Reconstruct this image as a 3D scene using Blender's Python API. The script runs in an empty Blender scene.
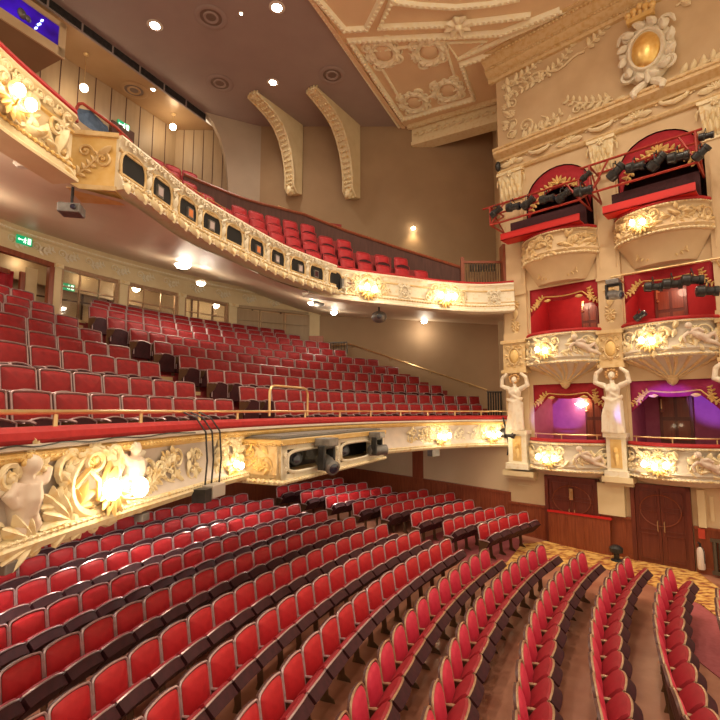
import bpy, bmesh, math, random
from mathutils import Vector, Matrix
random.seed(7)
C = bpy.context.scene
COL = C.collection
pi = math.pi
# ------------------------------------------------------------------ camera (eye at z = 0, dress circle rail height)
F = 480.0; PITCH = math.atan(51.0 / 480)
cd = bpy.data.cameras.new('camera'); cam = bpy.data.objects.new('camera', cd); COL.objects.link(cam)
cd.sensor_width = 36; cd.lens = 24.0; cd.clip_start = .05; cd.clip_end = 200
cam.rotation_euler = (pi / 2 + PITCH, 0, 0)
C.camera = cam
_s, _c = math.sin(PITCH), math.cos(PITCH)
def ray(px, py):
    a = (px - 360) / F; b = -(py - 360) / F
    return Vector((a, _c - b * _s, _s + b * _c))
def ath(px, py, h):
    r = ray(px, py); return r * (h / r.z)
def aty(px, py, y):
    r = ray(px, py); return r * (y / r.y)
def onplane(px, py, p, n):
    r = ray(px, py); return r * (p.dot(n) / r.dot(n))
def proj(p):
    Y = p[1] * _c + p[2] * _s; Z = -p[1] * _s + p[2] * _c
    return (360 + F * p[0] / Y, 360 - F * Z / Y)
# house axes: u towards the stage, v towards the far side
YAW = math.radians(27)
Uv = Vector((math.cos(YAW), -math.sin(YAW), 0)); Vv = Vector((math.sin(YAW), math.cos(YAW), 0))
OO = Vector((-.378, 9.856, 0))
def W(u, v, h=0.0): return OO + Uv * u + Vv * v + Vector((0, 0, h))
def uv(p):
    q = Vector((p[0], p[1], 0)) - OO; return q.dot(Uv), q.dot(Vv)
# box wall frame: t along, d out towards the house
P0 = Vector((4.84, 15.75, 0)); DT = Vector((.7331, -.6801, 0)); DN = Vector((-.6801, -.7331, 0))
def B(t, h, d=0.0): return P0 + DT * t + DN * d + Vector((0, 0, h))
def bw(px, py, off=0.0):
    p = onplane(px, py, P0 + DN * off, DN); q = p - P0; return q.dot(DT), p.z

# ------------------------------------------------------------------ materials
MATS = {}
def mat(name, col, rough=.6, metal=0.0, col2=None, scale=8.0, mix=.5, bump=0.0, bscale=None, sheen=0.0, emit=None, estr=0.0, coat=0.0, stretch=None, detail=4.0, contrast=None):
    m = bpy.data.materials.new(name); m.use_nodes = True
    nt = m.node_tree; b = nt.nodes['Principled BSDF']
    b.inputs['Base Color'].default_value = (*col, 1); b.inputs['Roughness'].default_value = rough; b.inputs['Metallic'].default_value = metal
    if sheen: b.inputs['Sheen Weight'].default_value = sheen; b.inputs['Sheen Roughness'].default_value = .4; b.inputs['Sheen Tint'].default_value = (*[min(1, c * 1.3 + .1) for c in col], 1)
    if coat: b.inputs['Coat Weight'].default_value = coat
    if emit: b.inputs['Emission Color'].default_value = (*emit, 1); b.inputs['Emission Strength'].default_value = estr
    if col2 or bump:
        tc = nt.nodes.new('ShaderNodeTexCoord'); src = tc.outputs['Object']
        if stretch:
            mp = nt.nodes.new('ShaderNodeMapping'); mp.inputs['Scale'].default_value = stretch; nt.links.new(src, mp.inputs[0]); src = mp.outputs[0]
    if col2:
        n = nt.nodes.new('ShaderNodeTexNoise'); n.inputs['Scale'].default_value = scale; n.inputs['Detail'].default_value = detail; nt.links.new(src, n.inputs['Vector'])
        r = nt.nodes.new('ShaderNodeValToRGB'); lo, hi = contrast or (.3, .7)
        r.color_ramp.elements[0].position = lo; r.color_ramp.elements[1].position = hi
        r.color_ramp.elements[0].color = (*col, 1); r.color_ramp.elements[1].color = (*col2, 1)
        nt.links.new(n.outputs['Fac'], r.inputs['Fac']); nt.links.new(r.outputs['Color'], b.inputs['Base Color'])
    if bump:
        n2 = nt.nodes.new('ShaderNodeTexNoise'); n2.inputs['Scale'].default_value = bscale or scale; n2.inputs['Detail'].default_value = 3; nt.links.new(src, n2.inputs['Vector'])
        bp = nt.nodes.new('ShaderNodeBump'); bp.inputs['Strength'].default_value = bump; bp.inputs['Distance'].default_value = .02
        nt.links.new(n2.outputs['Fac'], bp.inputs['Height']); nt.links.new(bp.outputs['Normal'], b.inputs['Normal'])
    MATS[name] = m; return m
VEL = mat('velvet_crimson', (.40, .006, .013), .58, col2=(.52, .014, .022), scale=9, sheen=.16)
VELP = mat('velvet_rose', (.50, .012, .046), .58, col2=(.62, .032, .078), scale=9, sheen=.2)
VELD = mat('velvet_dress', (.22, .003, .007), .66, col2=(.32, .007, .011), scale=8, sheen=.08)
VELS = mat('velvet_seat_shaded', (.23, .004, .012), .6, col2=(.32, .009, .022), scale=7, sheen=.12)  # seat velvet darker than the backs, shade on the seats put into the colour
EDGED = mat('dull_edging', (.38, .25, .25), .34, .45, col2=(.46, .33, .34), scale=20)
BOWLG = mat('grey_cream_ground', (.56, .48, .38), .65, col2=(.64, .56, .45), scale=5)
BOXLIT = mat('box_violet_lit_paper', (.40, .09, .17), .7, col2=(.46, .12, .2), scale=5)  # crimson paper shifted to rose, violet beam light put into its colour
DRAPELIT = mat('violet_lit_drape', (.30, .012, .08), .75, col2=(.38, .02, .11), scale=7)  # crimson drape tinted magenta, part of the violet light painted in
VELG = mat('velvet_gallery', (.36, .010, .018), .6, col2=(.48, .02, .03), scale=8, sheen=.15)
CUSH = mat('velvet_rail', (.36, .008, .012), .7, col2=(.46, .018, .02), scale=12, sheen=.25)
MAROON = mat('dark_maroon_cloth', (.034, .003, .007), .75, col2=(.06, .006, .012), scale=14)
EDGE = mat('bronzed_sheen_edging', (.52, .36, .36), .28, .5, col2=(.62, .50, .54), scale=20)  # bronzed edging paled to lavender, the reflected stage light painted in
EDGEW = mat('gilded_wood_edging', (.40, .24, .14), .3, .4, col2=(.55, .37, .24), scale=20)
DWOOD = mat('dark_seat_wood', (.055, .014, .012), .5, col2=(.09, .02, .014), scale=12)
IRON = mat('gilded_cast_iron', (.13, .07, .035), .45, .4, col2=(.30, .19, .08), scale=5, contrast=(.5, .65))
BRASS = mat('brass', (.74, .52, .24), .3, .75, col2=(.82, .62, .34), scale=6)
BLACK = mat('black_metal', (.02, .02, .022), .38, .3, col2=(.045, .044, .045), scale=10)
GREYM = mat('grey_metal', (.17, .16, .155), .4, .5, col2=(.27, .26, .25), scale=10)
LENS = mat('lens_glass', (.02, .025, .05), .08, .0, coat=1.0)
REDST = mat('red_painted_steel', (.30, .022, .015), .42, .1, col2=(.42, .05, .03), scale=12)
REDP = mat('bright_red_paint', (.56, .012, .01), .5)
CREAM = mat('cream_plaster', (.66, .52, .30), .75, col2=(.74, .61, .38), scale=2.2, bump=.05, bscale=30)
CREAMP = mat('pinkish_plaster', (.60, .43, .25), .75, col2=(.68, .51, .31), scale=1.6, bump=.05, bscale=30)
ORN = mat('gilded_stucco', (.80, .68, .44), .5, .05, col2=(.70, .47, .17), scale=9, contrast=(.50, .72), detail=6, bump=.15, bscale=40)
ORNW = mat('white_stucco', (.80, .73, .58), .55, 0, col2=(.70, .56, .33), scale=10, contrast=(.52, .78), detail=6, bump=.1, bscale=40)
ORNY = mat('cream_gold_stucco', (.70, .52, .28), .55, .05, col2=(.60, .38, .14), scale=8, contrast=(.45, .75), bump=.12, bscale=40)
RELF = mat('pale_relief', (.84, .72, .48), .55, .03, col2=(.74, .56, .28), scale=8, contrast=(.5, .75), bump=.12, bscale=40)
GOLD = mat('gold_leaf', (.80, .50, .13), .32, .7, col2=(.90, .64, .24), scale=9, bump=.1, bscale=30)
GOLDY = mat('yellow_gilding', (.72, .46, .14), .5, .25, col2=(.80, .58, .26), scale=6)
MARB = mat('painted_figure', (.66, .50, .40), .5, col2=(.76, .66, .55), scale=5, bump=.05, bscale=25)
MARBW = mat('white_statue', (.80, .71, .58), .5, col2=(.72, .55, .36), scale=7, contrast=(.5, .8))
HAIR = mat('gilt_hair', (.55, .30, .11), .5, .2, col2=(.7, .45, .2), scale=14)
PANEL = mat('front_panel_paint', (.58, .50, .44), .6, col2=(.66, .57, .49), scale=4)
WALLT = mat('taupe_wall', (.34, .225, .13), .8, col2=(.38, .255, .15), scale=1.2, bump=.03, bscale=40)
WALLC = mat('cream_wall', (.62, .47, .30), .8, col2=(.66, .51, .34), scale=1.3, bump=.03, bscale=40)
CEILP = mat('mauve_ceiling', (.345, .275, .26), .75, col2=(.38, .305, .285), scale=1.1)
CEILR = mat('bronze_ceiling', (.42, .26, .13), .38, .15, col2=(.47, .30, .16), scale=1.2)
WINGP = mat('pale_wing_plaster', (.42, .33, .25), .75, col2=(.46, .36, .28), scale=1.2)
SOFF = mat('soffit_paint', (.66, .53, .39), .42, col2=(.70, .57, .42), scale=1.3)
CEILO = mat('ornate_ceiling_ground', (.80, .61, .39), .75, col2=(.85, .66, .43), scale=1.3)
CEILM = mat('ceiling_moulding_cream', (.97, .93, .74), .6, col2=(.94, .86, .60), scale=7, bump=.1, bscale=30)
MAHOG = mat('mahogany', (.20, .042, .016), .38, col2=(.30, .075, .03), scale=3.0, stretch=(6, 6, .6), coat=.2)
DMAHOG = mat('dark_mahogany', (.115, .022, .012), .4, col2=(.17, .036, .018), scale=3.0, stretch=(6, 6, .6), coat=.2)
BROWNP = mat('brown_panelling', (.065, .02, .014), .7, col2=(.10, .036, .025), scale=3, stretch=(5, 5, .6))
TANW = mat('varnished_tan_panel', (.37, .26, .155), .5, col2=(.42, .30, .185), scale=2, stretch=(4, 4, .5))
BOXRED = mat('box_crimson_paper', (.36, .008, .016), .7, col2=(.42, .016, .022), scale=5)
DRAPE = mat('crimson_drape', (.30, .005, .014), .75, col2=(.40, .010, .022), scale=7, sheen=.15)
FLOORW = mat('floor_boards', (.33, .12, .075), .36, col2=(.46, .21, .135), scale=2.2, stretch=(1, 1, 1))
CARPR = mat('red_carpet', (.24, .03, .03), .9, col2=(.32, .05, .05), scale=30)
CARPP = mat('rose_carpet', (.34, .07, .08), .9, col2=(.40, .10, .11), scale=14)
STEPG = mat('step_edge_tan', (.55, .40, .20), .7)
EMW = mat('lamp_glow', (1, .9, .7), .4, emit=(1.0, .84, .56), estr=26)
EMS = mat('downlight_glow', (1, 1, 1), .4, emit=(1.0, .93, .82), estr=40)
EMG = mat('globe_glow', (1, .95, .85), .4, emit=(1.0, .84, .58), estr=22)
EMSIGN = mat('exit_green', (.0, .25, .10), .4, emit=(.0, .36, .14), estr=.7)
EMWH = mat('sign_white', (.9, 1, .9), .4, emit=(.75, 1, .8), estr=1.6)
SCRN = mat('booth_blue_light', (.03, .0, .2), .3, emit=(.045, .008, .5), estr=.42)
def uneven(m, lo, hi):
    nt = m.node_tree; b = nt.nodes['Principled BSDF']; tc = nt.nodes.new('ShaderNodeTexCoord'); n = nt.nodes.new('ShaderNodeTexNoise'); n.inputs['Scale'].default_value = 1.6; nt.links.new(tc.outputs['Object'], n.inputs['Vector'])
    mr = nt.nodes.new('ShaderNodeMapRange'); mr.inputs[1].default_value = .3; mr.inputs[2].default_value = .7; mr.inputs[3].default_value = lo; mr.inputs[4].default_value = hi; nt.links.new(n.outputs['Fac'], mr.inputs[0]); nt.links.new(mr.outputs[0], b.inputs['Emission Strength'])
uneven(SCRN, .08, .75)
SCRD = mat('booth_dark', (.02, .01, .06), .3, emit=(.05, .02, .4), estr=.12)
SPARK = mat('booth_lamp', (.5, .5, 1), .3, emit=(.35, .45, 1.0), estr=3.5)
PALEP = mat('pale_lamp_face', (.50, .42, .42), .4)
ORAP = mat('orange_lamp_face', (.70, .22, .08), .4)
DENIM = mat('blue_denim', (.05, .085, .16), .85, col2=(.08, .13, .23), scale=20)
WHITEP = mat('white_paint', (.75, .70, .62), .5)
MESHB = mat('black_grille', (.006, .0055, .0055), .85, col2=(.014, .012, .012), scale=120)
VENTG = mat('vent_grille', (.17, .12, .10), .6, col2=(.22, .16, .13), scale=30)
GRILLE = mat('ventilated_grey_top', (.15, .13, .115), .6, col2=(.27, .25, .22), scale=30, stretch=(1, 6, 1))

def carpet_gold():
    m = bpy.data.materials.new('gold_patterned_carpet'); m.use_nodes = True; nt = m.node_tree; b = nt.nodes['Principled BSDF']; b.inputs['Roughness'].default_value = .9
    tc = nt.nodes.new('ShaderNodeTexCoord'); mp = nt.nodes.new('ShaderNodeMapping'); mp.inputs['Rotation'].default_value = (0, 0, .6); mp.inputs['Scale'].default_value = (1, 1.6, 1)
    nt.links.new(tc.outputs['Object'], mp.inputs[0])
    n = nt.nodes.new('ShaderNodeTexNoise'); n.inputs['Scale'].default_value = 5.5; n.inputs['Detail'].default_value = 3; nt.links.new(mp.outputs[0], n.inputs['Vector'])
    r = nt.nodes.new('ShaderNodeValToRGB'); e = r.color_ramp.elements
    e[0].position = .38; e[0].color = (.30, .07, .03, 1); e[1].position = .48; e[1].color = (.60, .29, .06, 1)
    x = e.new(.60); x.color = (.78, .50, .16, 1)
    nt.links.new(n.outputs['Fac'], r.inputs['Fac']); nt.links.new(r.outputs['Color'], b.inputs['Base Color']); return m
CARPG = carpet_gold()
def glass():
    m = bpy.data.materials.new('window_glass'); m.use_nodes = True; nt = m.node_tree; nt.nodes.clear()
    o = nt.nodes.new('ShaderNodeOutputMaterial'); a = nt.nodes.new('ShaderNodeBsdfTransparent'); g = nt.nodes.new('ShaderNodeBsdfGlossy'); x = nt.nodes.new('ShaderNodeMixShader')
    a.inputs['Color'].default_value = (.93, .93, .9, 1); g.inputs['Roughness'].default_value = .05; x.inputs['Fac'].default_value = .07
    nt.links.new(a.outputs[0], x.inputs[1]); nt.links.new(g.outputs[0], x.inputs[2]); nt.links.new(x.outputs[0], o.inputs['Surface']); return m
GLASS = glass()

# ------------------------------------------------------------------ mesh builder
class MB:
    def __init__(s): s.bm = bmesh.new()
    def quadgrid(s, rows, close_u=False, close_v=False):
        vs = [[s.bm.verts.new(p) for p in r] for r in rows]
        n = len(vs); m = len(vs[0])
        for i in range(n if close_u else n - 1):
            for j in range(m if close_v else m - 1):
                try: s.bm.faces.new((vs[i][j], vs[(i + 1) % n][j], vs[(i + 1) % n][(j + 1) % m], vs[i][(j + 1) % m]))
                except ValueError: pass
        return vs
    def poly(s, pts):
        try: return s.bm.faces.new([s.bm.verts.new(p) for p in pts])
        except ValueError: return None
    def box8(s, p):
        v = [s.bm.verts.new(q) for q in p]
        for f in ((0, 1, 2, 3), (7, 6, 5, 4), (0, 4, 5, 1), (1, 5, 6, 2), (2, 6, 7, 3), (3, 7, 4, 0)): s.bm.faces.new([v[i] for i in f])
    def box(s, f, a0, a1, b0, b1, d0, d1):
        s.box8([f(a0, b0, d0), f(a1, b0, d0), f(a1, b1, d0), f(a0, b1, d0), f(a0, b0, d1), f(a1, b0, d1), f(a1, b1, d1), f(a0, b1, d1)])
    def prism(s, pts, ext):          # polygon of 3-D points extruded by a vector
        e = Vector(ext); a = [s.bm.verts.new(p) for p in pts]; b = [s.bm.verts.new(Vector(p) + e) for p in pts]; n = len(a)
        s.bm.faces.new(a); s.bm.faces.new(b[::-1])
        for i in range(n): s.bm.faces.new((a[i], b[i], b[(i + 1) % n], a[(i + 1) % n]))
    def tube(s, pts, r, n=6, cap=True, closed=False):
        pts = [Vector(p) for p in pts]; k = len(pts)
        if k < 2: return
        rs = r if isinstance(r, (list, tuple)) else [r] * k
        rows = []; up = None
        for i in range(k):
            t = (pts[(i + 1) % k if closed else min(i + 1, k - 1)] - pts[i - 1 if closed else max(i - 1, 0)])
            if t.length < 1e-9: t = Vector((0, 0, 1))
            t.normalize()
            if up is None:
                up = Vector((0, 0, 1)) if abs(t.z) < .9 else Vector((1, 0, 0))
            x = t.cross(up)
            if x.length < 1e-6: x = t.cross(Vector((.3, .7, .2)))
            x.normalize(); y = x.cross(t).normalized(); up = y
            rows.append([pts[i] + (x * math.cos(2 * pi * j / n) + y * math.sin(2 * pi * j / n)) * rs[i] for j in range(n)])
        vs = s.quadgrid(rows, close_u=closed, close_v=True)
        if cap and not closed:
            for q in (vs[0][::-1], vs[-1]):
                try: s.bm.faces.new(q)
                except ValueError: pass
    def ball(s, c, r, m=None, seg=8, ring=6):
        c = Vector(c); r = r if isinstance(r, (tuple, list)) else (r, r, r)
        M = Matrix.Diagonal((*r, 1))
        if m is not None: M = m.to_4x4() @ M
        M = Matrix.Translation(c) @ M
        bmesh.ops.create_uvsphere(s.bm, u_segments=seg, v_segments=ring, radius=1, matrix=M)
    def lathe(s, c, prof, ax=Vector((0, 0, 1)), n=12, cap=True):
        ax = ax.normalized(); x = ax.cross(Vector((0, 0, 1)) if abs(ax.z) < .9 else Vector((1, 0, 0))).normalized(); y = ax.cross(x)
        c = Vector(c)
        vs = s.quadgrid([[c + ax * h + (x * math.cos(2 * pi * j / n) + y * math.sin(2 * pi * j / n)) * max(r, 1e-4) for j in range(n)] for r, h in prof], close_v=True)
        for q in (vs[0][::-1], vs[-1]) if cap else ():
            try: s.bm.faces.new(q)
            except ValueError: pass
    def build(s, name, m, parent=None, smooth=True, bevel=0.0, angle=None):
        bm = s.bm
        if len(bm.faces) == 0: raise RuntimeError('empty mesh ' + name)
        bmesh.ops.recalc_face_normals(bm, faces=bm.faces)
        org = Vector((0, 0, 0)); q = parent
        while q is not None: org += q.location; q = q.parent
        if parent is None:
            pass
        for v in bm.verts: v.co -= org
        me = bpy.data.meshes.new(name); bm.to_mesh(me); bm.free()
        if smooth:
            me.polygons.foreach_set('use_smooth', [True] * len(me.polygons))
            me.set_sharp_from_angle(angle=math.radians(angle or 38))
        me.materials.append(m)
        o = bpy.data.objects.new(name, me); COL.objects.link(o)
        if parent is not None: o.parent = parent
        if bevel:
            b = o.modifiers.new('b', 'BEVEL'); b.width = bevel; b.segments = 2; b.limit_method = 'ANGLE'
        return o
def center(o):                      # move the origin of a single-mesh thing to its own base
    me = o.data; n = len(me.vertices)
    xs = [v.co.x for v in me.vertices]; ys = [v.co.y for v in me.vertices]; zs = [v.co.z for v in me.vertices]
    c = Vector(((min(xs) + max(xs)) / 2, (min(ys) + max(ys)) / 2, min(zs)))
    me.transform(Matrix.Translation(-c)); o.location = c; return o
def tag(o, label, cat, group=None, kind=None):
    o['label'] = label; o['category'] = cat
    if group: o['group'] = group
    if kind: o['kind'] = kind
    return o
def thing(name, label, cat, loc, group=None, kind=None):
    o = bpy.data.objects.new(name, None); COL.objects.link(o); o.location = Vector(loc); o.empty_display_size = .1
    return tag(o, label, cat, group, kind)
def solo(mb, name, m, label, cat, group=None, kind=None, **k): return tag(center(mb.build(name, m, None, **k)), label, cat, group, kind)
def struct(mb, name, m, label, cat='wall', **k):
    o = mb.build(name, m, None, **k); o['kind'] = 'structure'; o['label'] = label; o['category'] = cat; return o
def copy_tree(o, parent=None):
    c = o.copy(); COL.objects.link(c)
    if parent is not None: c.parent = parent
    for ch in o.children: copy_tree(ch, c)
    return c
ONES = 'first second third fourth fifth sixth seventh eighth ninth tenth eleventh twelfth thirteenth fourteenth fifteenth sixteenth seventeenth eighteenth nineteenth'.split()
def ordn(n):
    if n <= 19: return ONES[n - 1]
    t = n // 10; r = n % 10
    return {2: 'twentieth', 3: 'thirtieth', 4: 'fortieth'}[t] if r == 0 else {2: 'twenty', 3: 'thirty', 4: 'forty'}[t] + '-' + ONES[r - 1]

# ------------------------------------------------------------------ plan curves
class Curve:
    def __init__(s, pts, sub=12):
        P = [Vector((p[0], p[1], 0)) for p in pts]; out = []
        for i in range(len(P) - 1):
            a = P[max(i - 1, 0)]; b = P[i]; c = P[i + 1]; d = P[min(i + 2, len(P) - 1)]
            for k in range(sub):
                t = k / sub
                out.append(.5 * ((2 * b) + (c - a) * t + (2 * a - 5 * b + 4 * c - d) * t * t + (3 * b - a - 3 * c + d) * t ** 3))
        out.append(P[-1]); s.p = out; s.s = [0.0]
        for i in range(1, len(out)): s.s.append(s.s[-1] + (out[i] - out[i - 1]).length)
        s.L = s.s[-1]
    def at(s, x):
        import bisect
        i = min(max(bisect.bisect_right(s.s, x) - 1, 0), len(s.p) - 2)
        t = (x - s.s[i]) / (s.s[i + 1] - s.s[i]); p = s.p[i].lerp(s.p[i + 1], t)
        def tn(k):
            k = min(max(k, 0), len(s.p) - 1); return (s.p[min(k + 1, len(s.p) - 1)] - s.p[max(k - 1, 0)]).normalized()
        tt = tn(i).lerp(tn(i + 1), min(max(t, 0), 1)).normalized()
        return p, tt, Vector((tt.y, -tt.x, 0))
    def pt(s, x, d, h):
        p, t, n = s.at(x); q = p + n * d; q.z = h; return q
    def spx(s, px, h, d=0.0, lo=0.0, hi=None):     # arc length where the curve at height h is seen at column px
        lo = lo; hi = hi or s.L; best = None
        n = 400
        for i in range(n + 1):
            x = lo + (hi - lo) * i / n; q = s.pt(x, d, h)
            if q.y < .8: continue
            e = abs(proj(q)[0] - px)
            if best is None or e < best[0]: best = (e, x)
        return best[1]
    def frame(s, s0, h0, d0=0.0):
        return lambda a, b, d=0.0: s.pt(s0 + a, d0 + d, h0 + b)
def sweep(mb, cv, prof, s0=0.0, s1=None, n=None, ends=True, closed=False):
    s1 = cv.L if s1 is None else s1; n = n or max(6, int((s1 - s0) / .22))
    vs = mb.quadgrid([[cv.pt(s0 + (s1 - s0) * i / n, d, h) for d, h in prof] for i in range(n + 1)], close_v=closed)
    if ends and closed:
        for q in (vs[0], vs[-1][::-1]):
            try: mb.bm.faces.new(q)
            except ValueError: pass
def box_frame(t0, h0, d0=0.0): return lambda a, b, d=0.0: B(t0 + a, h0 + b, d0 + d)
def plane_frame(p, x, y, n): return lambda a, b, d=0.0: p + x * a + y * b + n * d

# ------------------------------------------------------------------ stucco ornament in a surface frame f(a, b, d)
def ftube(mb, f, pts, r, n=5, closed=False): mb.tube([f(*p) for p in pts], r, n, closed=closed)
def scroll(mb, f, a, b, size, rot=0.0, turns=1.35, r=.03, flip=1, tail=.9, n=16):
    pts = []; rs = []
    tx, ty = -math.sin(rot), math.cos(rot)
    for i in range(5):                                     # straight tail into the spiral
        t = (1 - i / 5) * tail * size
        pts.append((a + flip * (math.cos(rot) * size - math.sin(rot) * -t), b + math.sin(rot) * size + math.cos(rot) * -t, .012)); rs.append(r * (.5 + .5 * i / 5))
    for i in range(n + 1):
        t = i / n; th = rot + t * turns * 2 * pi; q = size * (1 - .86 * t)
        pts.append((a + flip * math.cos(th) * q, b + math.sin(th) * q, .012 + .03 * t)); rs.append(r * (1 - .35 * t))
    ftube(mb, f, pts, rs)
    mb.ball(f(a, b, .03), r * 1.25, seg=6, ring=5)
def leaf(mb, f, a, b, L, w, rot, d=.05, curl=.0, n=5):
    rows = []
    for i in range(n + 1):
        t = i / n; ww = w * math.sin(pi * min(1, (t * .92 + .06))) ** .8; ang = rot + curl * t
        x = a + math.cos(rot + curl * t * .5) * L * t; y = b + math.sin(rot + curl * t * .5) * L * t
        nx, ny = -math.sin(ang), math.cos(ang)
        rows.append([f(x + nx * ww * k, y + ny * ww * k, d * (1 - k * k) * math.sin(pi * (.15 + .8 * t)) + .004 + d * .8 * t * t) for k in (-1, -.5, 0, .5, 1)])
    mb.quadgrid(rows)
def rosette(mb, f, a, b, r, petals=7):
    for k in range(petals): leaf(mb, f, a, b, r, r * .32, 2 * pi * k / petals, .3 * r, n=3)
    mb.ball(f(a, b, .3 * r), r * .26, seg=6, ring=5)
def shell(mb, f, a, b, r, rot=pi / 2, spread=2.6, n=7):
    for k in range(n):
        th = rot + spread * (k / (n - 1) - .5)
        leaf(mb, f, a, b, r * (1 - .12 * abs(k - (n - 1) / 2) / n), r * .17, th, .22 * r, n=4)
    mb.ball(f(a, b, .05), r * .16, seg=6, ring=5)
def spray(mb, f, a, b, L, rot, n=6, r=.02, curl=1.0, flip=1):      # leafy stem
    pts = []; rs = []
    x, y, th = a, b, rot
    for i in range(n * 2 + 1):
        pts.append((x, y, .02)); rs.append(r * (1 - .6 * i / (n * 2)))
        x += math.cos(th) * L / (n * 2); y += math.sin(th) * L / (n * 2); th += flip * curl / (n * 2)
    ftube(mb, f, pts, rs)
    for i in range(n):
        px, py, _ = pts[i * 2 + 1]; t = math.atan2(pts[i * 2 + 2][1] - pts[i * 2][1], pts[i * 2 + 2][0] - pts[i * 2][0]); q = L / n * (1.25 - .5 * i / n)
        leaf(mb, f, px, py, q, q * .28, t + .8, q * .3, .5); leaf(mb, f, px, py, q, q * .28, t - .8, q * .3, -.5)
def ringo(mb, f, a, b, ra, rb, r, n=20, d=.02): ftube(mb, f, [(a + ra * math.cos(2 * pi * i / n), b + rb * math.sin(2 * pi * i / n), d) for i in range(n)], r, closed=True)
def oval(mb, f, a, b, ra, rb, d, n=16, m=5):          # domed oval boss
    rows = [[f(a + ra * math.sin(pi / 2 * k / m) * math.cos(2 * pi * i / n), b + rb * math.sin(pi / 2 * k / m) * math.sin(2 * pi * i / n), d * math.cos(pi / 2 * k / m) + .003) for i in range(n)] for k in range(1, m + 1)]
    vs = mb.quadgrid(rows, close_v=True); mb.bm.faces.new(vs[0])
def cartouche(mb, f, a, b, w, h, r=.03):
    ringo(mb, f, a, b, w * .62, h * .62, r)
    for sx in (-1, 1):
        scroll(mb, f, a + sx * w * .66, b + h * .62, w * .27, .3, 1.3, r, sx); scroll(mb, f, a + sx * w * .70, b - h * .55, w * .26, -2.2, 1.3, r, sx)
        leaf(mb, f, a + sx * w * .62, b, w * .4, w * .14, pi / 2 - sx * 1.2 , .07, sx * .6)
        leaf(mb, f, a + sx * w * .62, b, w * .42, w * .13, -pi / 2 + sx * 1.0, .07, -sx * .6)
    shell(mb, f, a, b + h * .62, w * .42); shell(mb, f, a, b - h * .66, w * .32, -pi / 2)
def beads(mb, f, a0, a1, b, r, step):
    n = max(2, int(abs(a1 - a0) / .25)); ftube(mb, f, [(a0 + (a1 - a0) * i / n, b, 0) for i in range(n + 1)], r * .55, 4)
    n = max(1, int(abs(a1 - a0) / step))
    for i in range(n + 1): mb.ball(f(a0 + (a1 - a0) * i / n, b, .0), r, seg=6, ring=4)
def rocaille(mb, f, w, h, rnd, dens=1.0, r=.024):          # asymmetric scrolling field filling w x h about 0, 0
    n = max(2, int(w / (h * .5) * dens))
    for i in range(n):
        a = -w / 2 + w * (i + .5) / n; sgn = 1 if i % 2 else -1; q = h * rnd.uniform(.19, .27)
        scroll(mb, f, a, sgn * h * rnd.uniform(.08, .2), q, rnd.uniform(-.5, .9) + (pi if sgn < 0 else 0), rnd.uniform(1.1, 1.5), r, rnd.choice((-1, 1)))
        for k in range(3): leaf(mb, f, a + rnd.uniform(-.5, .5) * w / n, -sgn * h * rnd.uniform(.0, .34), h * rnd.uniform(.2, .34), h * .075, rnd.uniform(0, 6.28), h * .08, rnd.uniform(-1, 1))
        rosette(mb, f, a + w / n * .4, sgn * -h * rnd.uniform(.15, .3), h * .11, 6)
def figure(joints, balls, mname, m, parent, vox=.02):      # one continuous sculpted body
    mb = MB()
    for pts, rs in joints: mb.tube(pts, rs, 8)
    for c, r in balls: mb.ball(c, r, seg=12, ring=8)
    o = mb.build(mname, m, parent)
    md = o.modifiers.new('r', 'REMESH'); md.mode = 'VOXEL'; md.voxel_size = vox; md.use_smooth_shade = True
    sm = o.modifiers.new('s', 'SMOOTH'); sm.iterations = 3; sm.factor = .5
    return o

# ================================================================== STALLS
SC = Vector((16.674, .2856, 0))                       # centre of the curved rows
RT = [(6.0, -3.98), (13.0, -3.99), (15.9, -3.98), (16.77, -3.97), (17.57, -3.94), (18.48, -3.87), (19.39, -3.83), (20.32, -3.80), (21.28, -3.73), (22.26, -3.67), (23.26, -3.61), (24.27, -3.54), (25.28, -3.47), (26.3, -3.40), (34.0, -3.0)]
def hf(R):
    for (a, ha), (b, hb) in zip(RT, RT[1:]):
        if R <= b: return ha + (hb - ha) * (R - a) / (b - a)
    return RT[-1][1]
def polar(R, ph, dh=0.0): return SC + Vector((-math.cos(ph) * R, math.sin(ph) * R, hf(R) + dh))
def rphi(p):
    q = Vector((p[0], p[1], 0)) - SC; q.z = 0; return q.length, math.atan2(q.y, -q.x)
mb = MB()
Rs = [r for r, _ in RT[:-1]] + [29.0]; Rs = sorted(Rs + [8, 10, 12, 14.5])
mb.quadgrid([[polar(R, -.5 + 2.05 * j / 44) for j in range(45)] for R in Rs])
struct(mb, 'floor', FLOORW, 'brown boarded raked stalls floor', 'floor')
def floor_at(px, py, dh=0.0):
    h = -3.98
    for _ in range(8):
        p = ath(px, py, h + dh); h = hf(rphi(p)[0])
    return ath(px, py, h + dh)
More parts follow.
